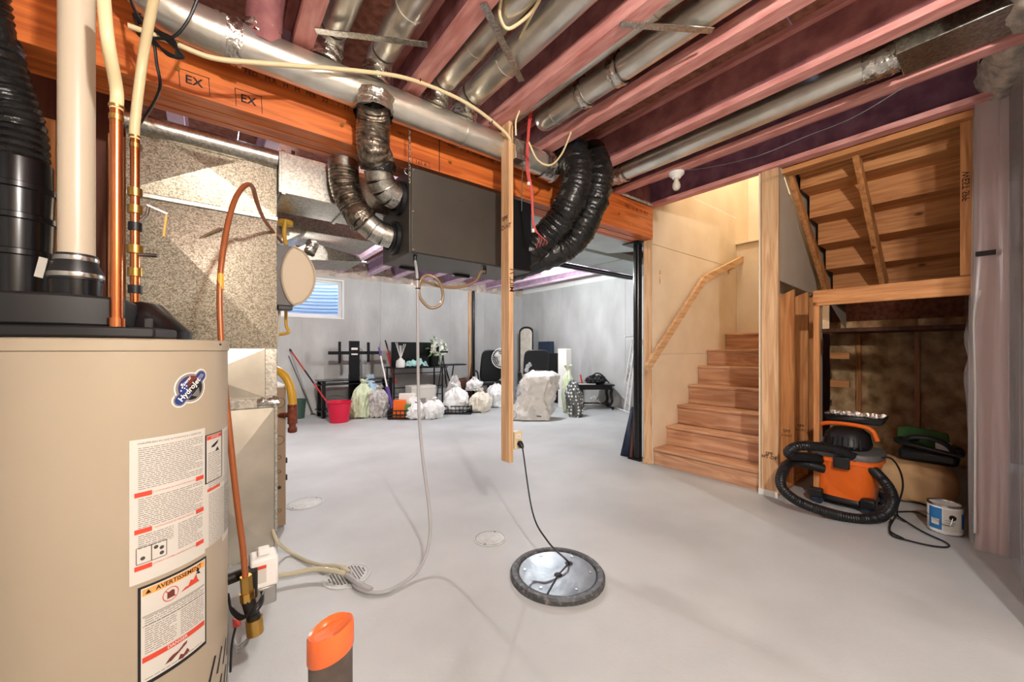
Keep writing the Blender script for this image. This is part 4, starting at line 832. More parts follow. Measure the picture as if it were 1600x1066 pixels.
# copper risers with cream pex
for (bx_, by_, tp), lab, r_, zc, zp in (((182, 515, 1.08), 'front thick copper water pipe standing on the heater top', .0135, None, 172), ((211, 460, 1.36), 'rear copper water pipe with brass valve above the heater', .013, 1, 218)):
    p = pd(bx_, by_, tp); zt_ = pd(bx_, zp, tp).z
    t = thing('water_pipe', lab, 'pipe', (p.x, p.y, TT))
    obj('pipe', MB().cyl((p.x, p.y, TT), (p.x, p.y, zt_), r_, n=20), 'copper', t)
    obj('fitting', MB().cyl((p.x, p.y, TT+.002), (p.x, p.y, TT+.022), r_+.006, n=20), 'white', t)
    obj('fitting', MB().cyl((p.x, p.y, TT+.022), (p.x, p.y, TT+.06), r_+.005, n=20), 'copper', t)
    obj('crimp_ring', MB().cyl((p.x, p.y, zt_-.03), (p.x, p.y, zt_-.015), r_+.002, n=20).cyl((p.x, p.y, zt_+.005), (p.x, p.y, zt_+.012), r_+.003, n=20), 'brass', t)
    if zc:
        for z_, rr, mt in ((1.60, .018, 'brass'), (1.52, .016, 'brass'), (1.46, .015, 'black'), (1.68, .0145, 'black'), (1.74, .016, 'brass'), (1.80, .016, 'brass')):
            obj('valve_body' if mt == 'brass' else 'tape_band', MB().cyl((p.x, p.y, z_-.012), (p.x, p.y, z_+.016), rr+.004, n=12), mt, t)
        obj('drain_valve', MB().cyl((p.x, p.y, 1.585), (p.x+.06, p.y-.02, 1.585), .007, n=10), 'steel', t)
        obj('tap_arm', MB().tube([(p.x+.01, p.y, 1.70), (p.x+.03, p.y, 1.73), (p.x+.035, p.y, 1.76)], .005, 8).bar((p.x+.03, p.y, 1.765), (p.x+.085, p.y, 1.745), .008, .006), 'steel', t)
        obj('lever_handle', MB().bar((p.x+.083, p.y, 1.74), (p.x+.075, p.y, 1.66), .012, .006), 'yellow', t)
    q = [(p.x, p.y, zt_), (p.x, p.y, zt_+.06)]+([pd(168, 60, tp-.06), pd(160, -25, tp-.05)] if not zc else [pd(222, 100, tp), pd(234, 30, tp-.05), pd(245, -25, tp-.1)])
    obj('pex_tube', MB().tube(q, .0145 if not zc else .0145, 14, 10), 'pex', t)
# copper tube to the humidifier, long arc
t = thing('copper_tube', 'coated copper tube arcing from the gas fitting up over to the humidifier', 'pipe', (.1, 1.75, .45))
cp = [pd(384, 912, 1.36), pd(380, 860, 1.36), pd(371, 790, 1.36), pd(361, 700, 1.36), pd(351, 600, 1.37), pd(345, 520, 1.38), pd(344, 440, 1.40), pd(352, 370, 1.45), pd(366, 315, 1.52), pd(382, 291, 1.62), pd(394, 292, 1.75), pd(402, 318, 1.9), pd(414, 345, 2.15), pd(440, 378, 2.55)]
obj('tube', MB().tube(cp, .0098, 16, 12), 'coated', t)
obj('flare_nut', MB().cyl(pd(384, 900, 1.36), pd(386, 925, 1.36), .019, n=6).cyl(pd(386, 925, 1.36), pd(387, 938, 1.36), .023, n=8), 'brass', t)
obj('nipple', MB().cyl(pd(387, 936, 1.36), pd(397, 968, 1.36), .021, n=16), 'iron', t); obj('drip_cap', MB().cyl(pd(397, 966, 1.36), pd(399, 990, 1.36), .026, n=14), 'brass', t)
obj('tape_mark', MB().cyl(pd(344.6, 428, 1.402), pd(344.8, 452, 1.398), .0104, n=14), 'yellow', t)
t = solo('shadow_strand', MB().tube([pd(432, 378, 2.5), pd(415, 362, 2.4), pd(385, 366, 2.5), pd(350, 385, 2.6), (.06, 2.72, 1.93), (-.05, 2.72, 1.85)], .006, 8), 'tubebrown', 'thin brown strand standing in for a shadow on the speckled plenum face', 'cable')  # brown strand modelled in place of a shadow line on the plenum
# gas control
gc = thing('gas_control', 'cream gas control valve with warning sticker on the side of the heater', 'gas valve', (.07, 1.78, .35))
g0 = pd(408, 893, 1.47)
obj('valve_body', MB().box(g0.x-.035, g0.x+.055, g0.y-.02, g0.y+.07, g0.z-.06, g0.z+.055), 'white', gc, bev=.01)
obj('top_knob', MB().box(g0.x-.01, g0.x+.03, g0.y, g0.y+.04, g0.z+.055, g0.z+.08), 'white', gc, bev=.006)
obj('sticker', MB().box(g0.x-.03, g0.x+.015, g0.y-.0215, g0.y-.02, g0.z-.035, g0.z+.03), 'paper', gc); obj('sticker_band', MB().box(g0.x-.03, g0.x+.015, g0.y-.0225, g0.y-.0213, g0.z+.018, g0.z+.03), 'inkred', gc)
obj('inlet_pipe', MB().cyl((g0.x-.16, g0.y+.0, g0.z), (g0.x-.03, g0.y+.03, g0.z), .02, n=14).cyl((g0.x-.035, g0.y-.03, g0.z-.07), (g0.x-.035, g0.y-.03, g0.z+.03), .022, n=12), 'iron', gc)
obj('valve_base', MB().box(g0.x-.03, g0.x+.05, g0.y-.01, g0.y+.06, g0.z-.13, g0.z-.06), 'steel', gc, bev=.006)
wr_ = thing('wire_bundle', 'black wires drooping below the gas valve beside the heater', 'wire', (.1, 1.7, .2))
for k in range(4):
    obj('wire', MB().tube([pd(357, 928+k*3, 1.42), pd(362, 948+k*3, 1.38), pd(378, 962+k*2, 1.33), pd(398, 958-k*3, 1.32), pd(411, 940-k*4, 1.36), pd(408, 925, 1.42)], .0035, 6, 8), 'black', wr_)
obj('connector', MB().box(-.012, .012, -.01, .01, -.014, .014, Matrix.Translation(pd(370, 972, 1.40))), 'wire_red', wr_, bev=.002)
obj('wire', MB().tube([pd(368, 980, 1.40), pd(362, 1010, 1.40), pd(360, 1050, 1.42)], .004, 6), 'black', wr_)
for k in range(3): obj('clear_loop', MB().tube([pd(397, 985, 1.36), pd(385, 1000+k*4, 1.38), pd(372, 1010+k*5, 1.42), pd(366, 1000, 1.45)], .003, 6), 'tubeclear', wr_)
# pex run along the joists and the black cable knot
t = thing('pex_line', 'cream PEX water line crossing in front of the trunk duct to the post', 'pipe', (.9, 2.1, 2.6))
obj('tube', MB().tube([pY(200, 40, 2.06), pY(262, 63, 2.06), pY(330, 90, 2.06), pY(400, 98, 2.06), pY(480, 104, 2.06), pY(560, 111, 2.06), pY(630, 121, 2.06), pY(690, 142, 2.06), pY(740, 168, 2.06), pY(785, 203, 2.06), pY(800, 222, 2.06)], .0105, 12, 10), 'pex', t)
for q in ((655, 126, 2.06), (767, 191, 2.06)): obj('cable_tie', MB().torus(pY(*q), .0125, .003, (1, .3, -.3), 14, 6), 'black', t)
t = thing('cable_bundle', 'knot of black cable hanging in front of the beam at upper left', 'cable', (.0, 1.7, 2.4))
for k in range(5):
    o_ = k*3
    obj('cable_loop', MB().tube([pd(208+o_, 22, 1.55), pd(215, 40+o_, 1.5), pd(240, 62+o_*.5, 1.5), pd(262+o_*.6, 86, 1.5), pd(287-o_, 90-o_*.3, 1.5), pd(270, 72-o_, 1.5), pd(235-o_*.5, 42, 1.52), pd(213, 20+o_*.8, 1.55)], .0045, 6, 8), 'black', t)
obj('cable_end', MB().tube([pd(200, -10, 1.55), pd(215, 25, 1.5), pd(238, 60, 1.5), pd(245, 100, 1.52), pd(250, 135, 1.56), pd(238, 165, 1.7), pd(215, 200, 1.9)], .0055, 8, 10), 'black', t)
obj('cable_end', MB().tube([pd(240, 60, 1.5), pd(270, 58, 1.5), pd(292, 35, 1.5), pd(308, 0, 1.5), pd(312, -15, 1.5)], .0055, 8, 10), 'black', t)
solo('plastic_tube', MB().tube([pd(783, -5, 1.75), pd(781, 25, 1.8), pd(795, 45, 1.85), pd(830, 20, 1.8), pd(848, -10, 1.7)], .008, 10).tube([pd(845, -5, 1.75), pd(812, 60, 2.0), pd(800, 92, 2.2), pd(806, 108, 2.3)], .008, 10), 'pex', 'cream cable looping through the joist bay right of the slanting strap', 'cable')
solo('thin_cable', MB().tube([pd(1070, 266, 3.25), pd(1105, 262, 3.1), pd(1180, 245, 2.75), pd(1260, 213, 2.6), pd(1340, 180, 2.4), pd(1450, 112, 2.2)], .003, 6), 'grey', 'thin grey cable drooping along the purple joist to the lamp holder', 'cable')
t = thing('lamp_holder', 'unlit frosted bulb in a white porcelain ceiling lamp holder near the stairs', 'lamp', (3.20, 1.76, 2.70))
obj('base', MB().lathe([(.03, -.055), (.045, -.035), (.062, -.02), (.065, 0)], (3.20, 1.77, JZ-.001), 28), 'white', t)
obj('bulb', MB().lathe([(0, -.155), (.018, -.152), (.031, -.135), (.034, -.115), (.028, -.09), (.017, -.07), (.015, -.05)], (3.20, 1.77, JZ), 24), 'bulbglass', t)
for k, b_ in enumerate(BULBS):
    t = thing('ceiling_bulb', ['lit bare bulb under the joists seen past the flexible ducts', 'lit bare bulb behind the black insulated ducts', 'lit bare bulb behind the viewpoint', 'lit bare bulb left of the viewpoint'][k], 'lamp', b_)
    obj('base', MB().lathe([(.03, 0), (.05, .10), (.06, JZ-b_[2]-.001)], b_, 24), 'white', t)
    obj('bulb', MB().lathe([(0, -.045), (.02, -.04), (.03, -.022), (.03, 0), (.015, .02), (.014, .03)], b_, 20), 'bulb', t)
t = thing('ceiling_track', 'dark triple rail track along the edge of the pale duct in the far room', 'track', (4.1, 3.88, 2.44))
for k in range(3): obj('rail', MB().box(2.6, 5.6, 3.81+.06*k, 3.845+.06*k, 2.435-.01*(k % 2), 2.468), 'blackmetal', t, bev=.003)
t = thing('wide_duct', 'pale wide flat duct under the far room ceiling, behind the beam', 'duct', (3.5, 3.2, 2.47))
obj('panel', MB().prism([(2.1, 2.64, 2.475), (4.35, 2.64, 2.475), (4.0, 3.13, 2.475), (2.1, 3.13, 2.475)], (0, 0, .25)), 'pale', t, bev=.003)
obj('panel', MB().box(2.1, 5.7, 3.21, 3.80, 2.472, 2.75), 'pale', t, bev=.003)
obj('gap_strip', MB().box(2.1, 5.0, 3.131, 3.209, 2.56, 2.60), 'brown', t)
for x_ in (3.2, 4.4): obj('seam', MB().box(x_, x_+.015, 3.205, 3.805, 2.466, 2.472), 'pale', t)
obj('end_board', MB().box(4.05, 5.7, 2.66, 3.12, 2.60, 2.64), 'brown', t)
#@@3
# ================================================================== FLOOR FITTINGS
t = thing('sump_lid', 'round dark sump pit lid with a thick worn rim in the floor', 'sump lid', (1.515, 1.53, 0))
SX, SY = 1.515, 1.53
obj('rim', MB().lathe([(.258, 0), (.258, .022), (.250, .032), (.226, .032), (.217, .026), (.214, .015), (.2, .012)], (SX, SY, 0), 64), 'lidrim', t)
obj('plate', MB().lathe([(.214, .018), (.21, .024), (.001, .024)], (SX, SY, 0), 64), 'lid', t)
h1, h2 = pz(889, 879, .03), pz(872, 897, .03)
for h_ in (h1, h2): obj('cable_hole', MB().lathe([(.022, .0245), (.022, .0265), (.001, .0268)], (h_.x, h_.y, 0), 20), 'inkb', t)
obj('split_line', MB().bar((h1.x, h1.y, .0255), (h2.x, h2.y, .0255), .008, .002).bar((h2.x, h2.y, .0255), pz(852, 934, .0255), .008, .002), 'inkb', t)
for a in range(6): obj('bolt', MB().cyl((SX+.18*math.cos(a*1.05+.3), SY+.18*math.sin(a*1.05+.3), .024), (SX+.18*math.cos(a*1.05+.3), SY+.18*math.sin(a*1.05+.3), .029), .007, n=8), 'steel', t)
c = pz(542, 900); t = thing('floor_drain', 'round perforated floor drain with tubes running into it', 'drain', (c.x, c.y, 0))
obj('rim', MB().lathe([(.125, 0), (.125, .004), (.112, .006), (.108, .003)], (c.x, c.y, 0), 48), 'cover', t)
obj('grate', MB().lathe([(.108, .002), (.10, .004), (.001, .005)], (c.x, c.y, 0), 48), 'cover', t)
mb = MB()
for i in range(-6, 7):
    for j in range(-6, 7):
        if i*i+j*j < 40: mb.box(c.x+i*.015-.004, c.x+i*.015+.004, c.y+j*.015-.004, c.y+j*.015+.004, .0045, .0058)
tag(obj('grate_hole', mb, 'ink', t), None, None, kind='stuff')
for (px, py, r, lab) in ((766, 842, .108, 'round pale cleanout cover in the floor between the drain and the sump lid'), (477, 787, .135, 'round pale cleanout cover in the floor beside the furnace')):
    c = pz(px, py); t = thing('floor_cover', lab, 'floor cover', (c.x, c.y, 0))
    obj('disc', MB().lathe([(r, 0), (r, .004), (r-.004, .006), (.001, .006)], (c.x, c.y, 0), 48), 'cover', t)
    for rr in (r-.012, r*.6, r*.35): obj('ring', MB().torus((c.x, c.y, .006), rr, .0012, n=40, m=6), 'lidrim' if rr > r*.8 else 'cover', t)
    for a in (.6, 3.7): obj('screw', MB().cyl((c.x+(r-.02)*math.cos(a), c.y+(r-.02)*math.sin(a), .005), (c.x+(r-.02)*math.cos(a), c.y+(r-.02)*math.sin(a), .008), .005, n=8), 'ink', t)
c = pd(517, 1010, .85); t = thing('drain_standpipe', 'dark ABS standpipe with a bright orange cap in the foreground', 'pipe', (c.x, c.y, 0))
ztp = c.z+.05
obj('pipe', MB().lathe([(.0445, 0), (.0445, ztp-.035)], (c.x, c.y, 0), 40), 'abs', t)
mb = MB().lathe([(.0475, -.052), (.049, -.048), (.0485, .0), (.046, .006), (.040, .004), (.034, -.003), (.001, -.006)], (0, 0, 0), 44)
def capz(v):
    k_ = (v[0]*CA-v[1]*SA)/.048; return v[2]+.013*k_+(nz((v[0]*30, v[1]*30, 0), 1, .004) if v[2] > -.01 else 0)
mb.v = [(c.x+v[0]*.97, c.y+v[1]*.97, ztp-.012+capz(v)) for v in mb.v]
obj('cap', mb, 'capor', t)
# ================================================================== STORAGE SPACE UNDER THE STAIRS
vc = thing('shop_vacuum', 'orange and black wet dry shop vacuum under the stairs', 'vacuum', (4.0, .78, 0))
VX2, VY2 = 4.10, .80
VS = 1.22
def sup(r, z, n=40, ex=.6): return [(VX2+r*VS*(abs(math.cos(a))**ex)*(1 if math.cos(a) > 0 else -1)*1.0, VY2+r*.92*VS*(abs(math.sin(a))**ex)*(1 if math.sin(a) > 0 else -1), z) for a in [2*math.pi*k/n for k in range(n)]]
def loft(levels, ex=.6):
    n = 40; vs = []; fs = []
    for r, z in levels: vs += sup(r, z*VS, n, ex)
    for j in range(len(levels)-1):
        for k in range(n): fs.append((j*n+k, j*n+(k+1) % n, (j+1)*n+(k+1) % n, (j+1)*n+k))
    fs.append(tuple(reversed(range(n)))); fs.append(tuple((len(levels)-1)*n+k for k in range(n))); return MB().add(vs, fs)
obj('drum', loft([(.135, .05), (.155, .07), (.175, .26), (.19, .30), (.19, .33)]), 'orange', vc)
obj('drum_ridge', loft([(.18, .295), (.196, .30), (.196, .315), (.18, .32)]), 'orange', vc)
obj('lid', loft([(.198, .33), (.20, .345), (.19, .365), (.12, .375)]), 'grey', vc)
obj('motor_housing', loft([(.12, .37), (.135, .40), (.12, .47), (.085, .50)], .8), 'black', vc)
def vs_(mb): mb.v = [(VX2+(v[0]-VX2)*VS, VY2+(v[1]-VY2)*VS, v[2]*VS) for v in mb.v]; return mb
for k in range(7): obj('cooling_fin', vs_(MB().bar((VX2-.136, VY2-.09+.03*k, .39), (VX2-.125, VY2-.085+.028*k, .455), .008, .006)), 'blackgloss', vc)
obj('handle', vs_(MB().tube([(VX2-.05, VY2+.15, .46), (VX2-.06, VY2+.12, .52), (VX2-.06, VY2, .535), (VX2-.06, VY2-.12, .52), (VX2-.05, VY2-.155, .45)], .018, 12, 8, flat=.7)), 'orange', vc)
obj('latch', vs_(MB().box(VX2-.215, VX2-.185, VY2-.05, VY2+.03, .27, .345)), 'black', vc, bev=.006)
for s in (1,):
    obj('inlet_port', vs_(MB().cyl((VX2-.17, VY2+.11, .30), (VX2-.235, VY2+.15, .30), .035, n=20)), 'black', vc)
for dx, dy in ((-.15, .13), (-.15, -.13), (.15, .13), (.15, -.13)):
    cs = obj('caster_foot', vs_(MB().box(VX2+dx-.035, VX2+dx+.035, VY2+dy-.035, VY2+dy+.035, .045, .10)), 'black', vc, bev=.01)
    obj('caster_wheel', vs_(MB().cyl((VX2+dx-.012, VY2+dy-.02, .027), (VX2+dx+.012, VY2+dy+.02, .027), .026, n=18)), 'navy', cs)
obj('base_skirt', loft([(.16, .04), (.165, .055), (.15, .08)]), 'black', vc)
hp = [(3.86, .90, .30)]+[pd(*q) for q in ((1240, 722, 3.15), (1222, 740, 3.05), (1222, 762, 2.98), (1246, 783, 2.93), (1290, 800, 2.86), (1340, 811, 2.80), (1378, 806, 2.78), (1394, 785, 2.80), (1385, 757, 2.86), (1350, 724, 2.95), (1300, 702, 3.0), (1250, 697, 3.03), (1232, 706, 3.05), (1236, 712, 3.07))]
obj('hose', MB().tube(hp, .03, 20, 26, rf=flexr(.036, .015, .045)), 'black', vc)
obj('hose_end', MB().cyl(hp[-1], pd(1275, 715, 3.08), .034, n=20), 'black', vc)
t = solo('vacuum_cord', MB().tube([pz(1392, 812, .02), pz(1392, 835, .012), pz(1420, 845, .01), pz(1455, 853, .01), pz(1480, 855, .01), pz(1478, 848, .012), pz(1440, 830, .01), pz(1400, 805, .01), pz(1388, 800, .02)], .0055, 8, 10).tube([pz(1396, 800, .012), pz(1430, 800, .012), pz(1448, 808, .012)], .0055, 8, 8).tube([pz(1400, 806, .01), pz(1390, 828, .01), pz(1412, 842, .01)], .0055, 8, 8), 'black', 'black cord coiled on the floor between the vacuum and the paint can', 'cord')
tr = thing('foil_tray', 'black tray holding a crinkled silver foil pan on the vacuum', 'tray', (4.2, .75, .52))
c = (4.16, .76)
def tray(w_, d_, z_, h_, fl=.02):
    return MB().add([(c[0]-d_, c[1]-w_, z_), (c[0]+d_, c[1]-w_, z_), (c[0]+d_, c[1]+w_, z_), (c[0]-d_, c[1]+w_, z_), (c[0]-d_-fl, c[1]-w_-fl, z_+h_), (c[0]+d_+fl, c[1]-w_-fl, z_+h_), (c[0]+d_+fl, c[1]+w_+fl, z_+h_), (c[0]-d_-fl, c[1]+w_+fl, z_+h_)], [(0, 3, 2, 1), (0, 1, 5, 4), (1, 2, 6, 5), (2, 3, 7, 6), (3, 0, 4, 7)])
obj('tray', tray(.16, .10, .660, .05), 'black', tr, solid=.004)
def fw(u, v):
    a = 2*math.pi*u; cx_ = max(-1, min(1, 1.5*math.cos(a))); cy_ = max(-1, min(1, 1.5*math.sin(a)))
    return (c[0]+cx_*(.09+.02*v), c[1]+cy_*(.155+.025*v), .672+.055*v+.006*math.sin(a*30)*v)
obj('foil_pan', MB().grid(120, 3, fw), 'foil', tr)
t = thing('paint_can', 'white paint can with a blue label at the foot of the sheeted wall', 'paint can', (3.9, .26, 0))
cc = (pz(1482, 836).x+.055, pz(1482, 836).y+.02)
obj('body', MB().lathe([(.083, 0), (.085, .004), (.085, .188), (.083, .192)], (*cc, 0), 44), 'white', t)
obj('rim', MB().lathe([(.087, .186), (.088, .192), (.087, .199), (.076, .199), (.074, .19), (.001, .19)], (*cc, 0), 44), 'steel', t)
obj('base_ring', MB().lathe([(.0865, 0), (.087, .005), (.0855, .010)], (*cc, 0), 44), 'steel', t)
def canp(a0, a1, z0, z1, m, r=.0856, nm='label'): obj(nm, MB().grid(12, 1, lambda u, v: (cc[0]+r*math.cos(a0+(a1-a0)*u), cc[1]+r*math.sin(a0+(a1-a0)*u), z0+(z1-z0)*v)), m, t)
canp(2.2, 3.05, .03, .175, 'labelblue'); canp(3.10, 4.3, .03, .175, 'paper'); canp(4.25, 4.7, .05, .15, 'labelblue', .0862)
canp(3.2, 3.7, .07, .074, 'ink', .0862, 'print_line'); canp(3.2, 3.8, .085, .088, 'ink', .0862, 'print_line'); canp(3.2, 3.6, .10, .103, 'ink', .0862, 'print_line'); canp(2.4, 2.9, .06, .10, 'paper', .0862, 'print_block')
aa = math.pi+.48; obj('handle_ear', MB().cyl((cc[0]+.085*math.cos(aa), cc[1]+.085*math.sin(aa), .125), (cc[0]+.092*math.cos(aa), cc[1]+.092*math.sin(aa), .125), .017, n=20), 'iron', t)
obj('wire_handle', MB().tube([(cc[0]+.09*math.cos(aa), cc[1]+.09*math.sin(aa), .125), (cc[0]-.10, cc[1]-.02, .07), (cc[0]-.085, cc[1]+.07, .12), (cc[0]-.02, cc[1]+.09, .125)], .0018, 6), 'steel', t)
# kraft roll / bag
def kraft(u, v):
    a = 2*math.pi*u; y = .22+.78*v; e = min(1, min(v, 1-v)*9)**.5
    r = 1+nz((math.cos(a)*2, math.sin(a)*2, v*5), 1, .12)+nz((math.cos(a)*5, math.sin(a)*5, v*15), 1, .05)
    sx = (abs(math.cos(a))**.6)*(1 if math.cos(a) > 0 else -1); sz = (abs(math.sin(a))**.6)*(1 if math.sin(a) > 0 else -1)
    return (4.62+.2*sx*r*e, y, max(.004, .165+.16*sz*r*e))
solo('kraft_bag', MB().grid(40, 50, kraft), 'kraft', 'long crumpled brown kraft paper bag lying behind the vacuum and paint can', 'paper bag')
tb = thing('tool_bag', 'green and black open tool bag lying on the kraft bag', 'tool bag', (4.75, .35, .33))
def rr_(w_, d_, z0, z1, e=.02): return MB().prism([(4.70-d_, .40-w_, z0), (4.70+d_, .40-w_, z0), (4.70+d_, .40+w_, z0), (4.70-d_, .40+w_, z0)], (0, 0, z1-z0))
obj('body', rr_(.17, .12, .325, .425), 'black', tb, bev=.03)
obj('rolled_edge', MB().tube([(4.58, .23, .42), (4.57, .40, .45), (4.60, .56, .47), (4.72, .58, .48), (4.83, .45, .47), (4.83, .25, .44), (4.70, .22, .42), (4.58, .23, .42)], .018, 12), 'black', tb)
obj('green_panel', MB().prism([(4.80, .28, .42), (4.80, .60, .42), (4.82, .60, .56), (4.82, .52, .585), (4.82, .30, .55)], (.03, 0, 0)), 'greendk', tb, bev=.008)
obj('strap', MB().tube([(4.60, .55, .46), (4.58, .50, .52), (4.60, .40, .535), (4.60, .30, .50), (4.60, .25, .44)], .010, 8, flat=2), 'black', tb)
obj('white_lining', MB().box(4.66, 4.70, .27, .36, .43, .50), 'white', tb, bev=.01)
t = solo('loose_cable', MB().tube([(4.0, .66, .38), (4.02, .55, .44), (4.08, .50, .36), (4.1, .48, .22), (4.0, .5, .05), (3.95, .45, .012)], .006, 8), 'black', 'black cord hanging down behind the vacuum', 'cord')
# ================================================================== CLUTTER ALONG THE BACK WALL
def g(px, py): return pz(px, py)
def bag(name, c, rx, ry, h, mat, label, seed, group=None, ears=True, lean=(0, 0), film=False, cat='bag', slump=.5):
    c = Vector((c[0], c[1], c[2] if len(c) > 2 else 0)); t = thing(name, label, cat, tuple(c), group)
    def fn(u, v):
        a = 2*math.pi*u; zz = v
        prof = math.sin(math.pi*min(1, (zz*.86+.14)))**.45 if zz < .8 else (math.sin(math.pi*(.8*.86+.14))**.45)*(1-(zz-.8)/.2*.72)
        if v == 0: prof *= .2
        w_ = 1+nz((math.cos(a)*1.3+seed, math.sin(a)*1.3, zz*1.8), 1, .35)+nz((math.cos(a)*4+seed, math.sin(a)*4, zz*3), 1, .22)-.10*abs(nz((math.cos(a)*5+seed*2, math.sin(a)*5, zz*5+3), 1, 2))**.7+abs(nz((a*3 if False else math.cos(a)*9, math.sin(a)*9+seed, zz*6), 1, .08))
        z = h*zz*(1+nz((math.cos(a)*1.2, math.sin(a)*1.2, seed), 1, .25)*(1-zz)*.3)
        return (c.x+rx*prof*w_*math.cos(a)+lean[0]*zz*h, c.y+ry*prof*w_*math.sin(a)+lean[1]*zz*h, c.z+max(0, z+(0 if v == 0 else nz((math.cos(a)*3+seed, math.sin(a)*3, zz*7), 1, .05)))+.002)
    mb = MB().grid(64, 40, fn); n0 = len(mb.v); top = Vector((c.x+lean[0]*h, c.y+lean[1]*h, c.z+h*.99))
    obj('sack', mb, mat, t)
    if ears:
        for k in range(3):
            a = seed*1.7+k*2.2; d = Vector((math.cos(a)*.6, math.sin(a)*.3, .7))
            obj('tied_end', MB().tube([top-Vector((0, 0, .03*h)), top+d*h*.10, top+d*h*.2+Vector((.01, 0, -.01))], .02, 8, 5, rf=lambda L, f: rx*(.14+.16*f)+.004*math.sin(f*20), flat=.4), mat, t)
    return t
# red bucket with mop
c = g(533, 661)+Vector((-.0, .12, 0)); t = thing('bucket', 'bright red plastic bucket with a mop handle in it', 'bucket', (c.x, c.y, 0))
obj('pail', MB().lathe([(.15, .0), (.155, .005), (.195, .335), (.205, .34), (.205, .355), (.192, .355), (.150, .02), (.001, .02)], (c.x, c.y, 0), 40), 'red', t)
obj('rim', MB().torus((c.x, c.y, .35), .203, .007, n=36, m=8), 'red', t)
obj('bail', MB().torus((c.x, c.y, .33), .207, .004, (.2, -.5, .8), 24, 6, .1, 3), 'black', t)
bk = c
t = thing('mop', 'red and black mop handle leaning from the bucket to the concrete wall', 'mop', (c.x, c.y, .1))
mt = pY(453, 546, YB-.03); mbm = Vector((c.x-.13, c.y, .25)); mid1, mid2 = mbm.lerp(mt, .4), mbm.lerp(mt, .78)
obj('handle', MB().cyl(mbm, mt, .013, n=12), 'redpaint', t); obj('grip', MB().cyl(mid1, mbm.lerp(mt, .62), .0145, n=12), 'black', t); obj('end_grip', MB().cyl(mbm.lerp(mt, .96), mt, .016, n=12), 'black', t)
t = thing('grey_rod', 'thin grey rod leaning against the wall left of the bucket', 'rod', (1.3, 8, 0))
obj('rod', MB().cyl(g(489, 648)+Vector((0, 0, .01)), pY(451, 556, YB-.02), .009, n=10), 'grey', t); obj('foot', MB().box(-.04, .04, -.015, .015, 0, .02, Matrix.Translation(g(489, 648))), 'brown', t)
c = g(468, 655); t = thing('waste_bin', 'small dark green bin standing left of the bucket', 'bin', (c.x, c.y, 0))
obj('body', MB().lathe([(.10, 0), (.13, .33), (.138, .335), (.135, .345), (.122, .345), (.095, .01), (.001, .01)], (c.x, c.y+.12, 0), 28), 'green', t)
# floor stand of the television mount and low bench
c = pY(554, 600, 7.75)
tm = thing('television_stand', 'black television floor mount with a cross bar and glass shelf bench', 'television stand', (2.3, 7.8, 0))
Yc = 7.93
def yb(px, py, Y=Yc): return pY(px, py, Y)
def flat(px0, py0, px1, py1, Y, th, mat, parent, name, bev=.003):
    a, b_ = pY(px0, py0, Y), pY(px1, py1, Y); x0, x1 = a.x, b_.x
    m_ = pY((px0+px1)/2, py0, Y).z, pY((px0+px1)/2, py1, Y).z
    return obj(name, MB().box(min(x0, x1), max(x0, x1), Y, Y+th, min(m_), max(m_)), mat, parent, bev=bev)
flat(546, 533, 562, 604, Yc, .05, 'blackmetal', tm, 'column'); flat(513, 549, 596, 554, Yc-.03, .03, 'blackmetal', tm, 'cross_bar')
for a_ in ((529, 534, 533, 568), (574, 535, 578, 566)): flat(*a_, Yc-.06, .03, 'blackmetal', tm, 'mounting_arm')
flat(549, 543.5, 559, 547, Yc-.002, .004, 'white', tm, 'slot_label'); flat(549, 552.5, 559, 555, Yc-.034, .004, 'white', tm, 'slot_label')
xa, xb = pY(500, 600, Yc-.35).x, pY(616, 600, Yc-.35).x
zt_ = pY(550, 595, Yc-.35).z
for z_, m_ in ((zt_, 'blackgloss'), (zt_-.07, 'blackmetal'), (.12, 'blackgloss')): obj('shelf', MB().box(xa, xb, Yc-.35, Yc+.10, z_, z_+.018), m_, tm, bev=.003)
for x_ in (xa+.04, xb-.09):
    for y_ in (Yc-.33, Yc+.05): obj('leg', MB().box(x_, x_+.06, y_, y_+.05, 0, zt_), 'blackmetal', tm, bev=.004)
obj('spine', MB().box((xa+xb)/2-.09, (xa+xb)/2+.09, Yc-.02, Yc+.06, .0, zt_+.1), 'blackmetal', tm, bev=.01)
# spray mop, brooms
def stick(name, label, cat, p, q, parts, group=None):
    p, q = Vector(p), Vector(q); t = thing(name, label, cat, tuple(p), group)
    for nm, a_, b_, r_, m_ in parts: obj(nm, MB().cyl(p.lerp(q, a_), p.lerp(q, b_), r_, n=12), m_, t)
    return t
Ym = 7.35
stick('spray_mop', 'white and purple spray mop standing left of the black screen', 'mop', pY(612, 640, Ym-.2), pY(592, 543, Ym+.1), [('handle', .35, .86, .015, 'white'), ('grip', .86, 1, .02, 'purple'), ('tank', .0, .36, .04, 'purple')])
stick('broom_handle', 'red broom handle with a black tip leaning on the wall', 'broom', pY(620, 600, 7.75), pY(602, 532, 8.2), [('handle', 0, .8, .013, 'redpaint'), ('tip', .8, 1, .014, 'black')])
stick('broom_handle', 'orange red stick just right of the black tipped broom handle', 'broom', pY(617, 600, 7.9), pY(605, 552, 8.2), [('handle', 0, 1, .013, 'inkred')])
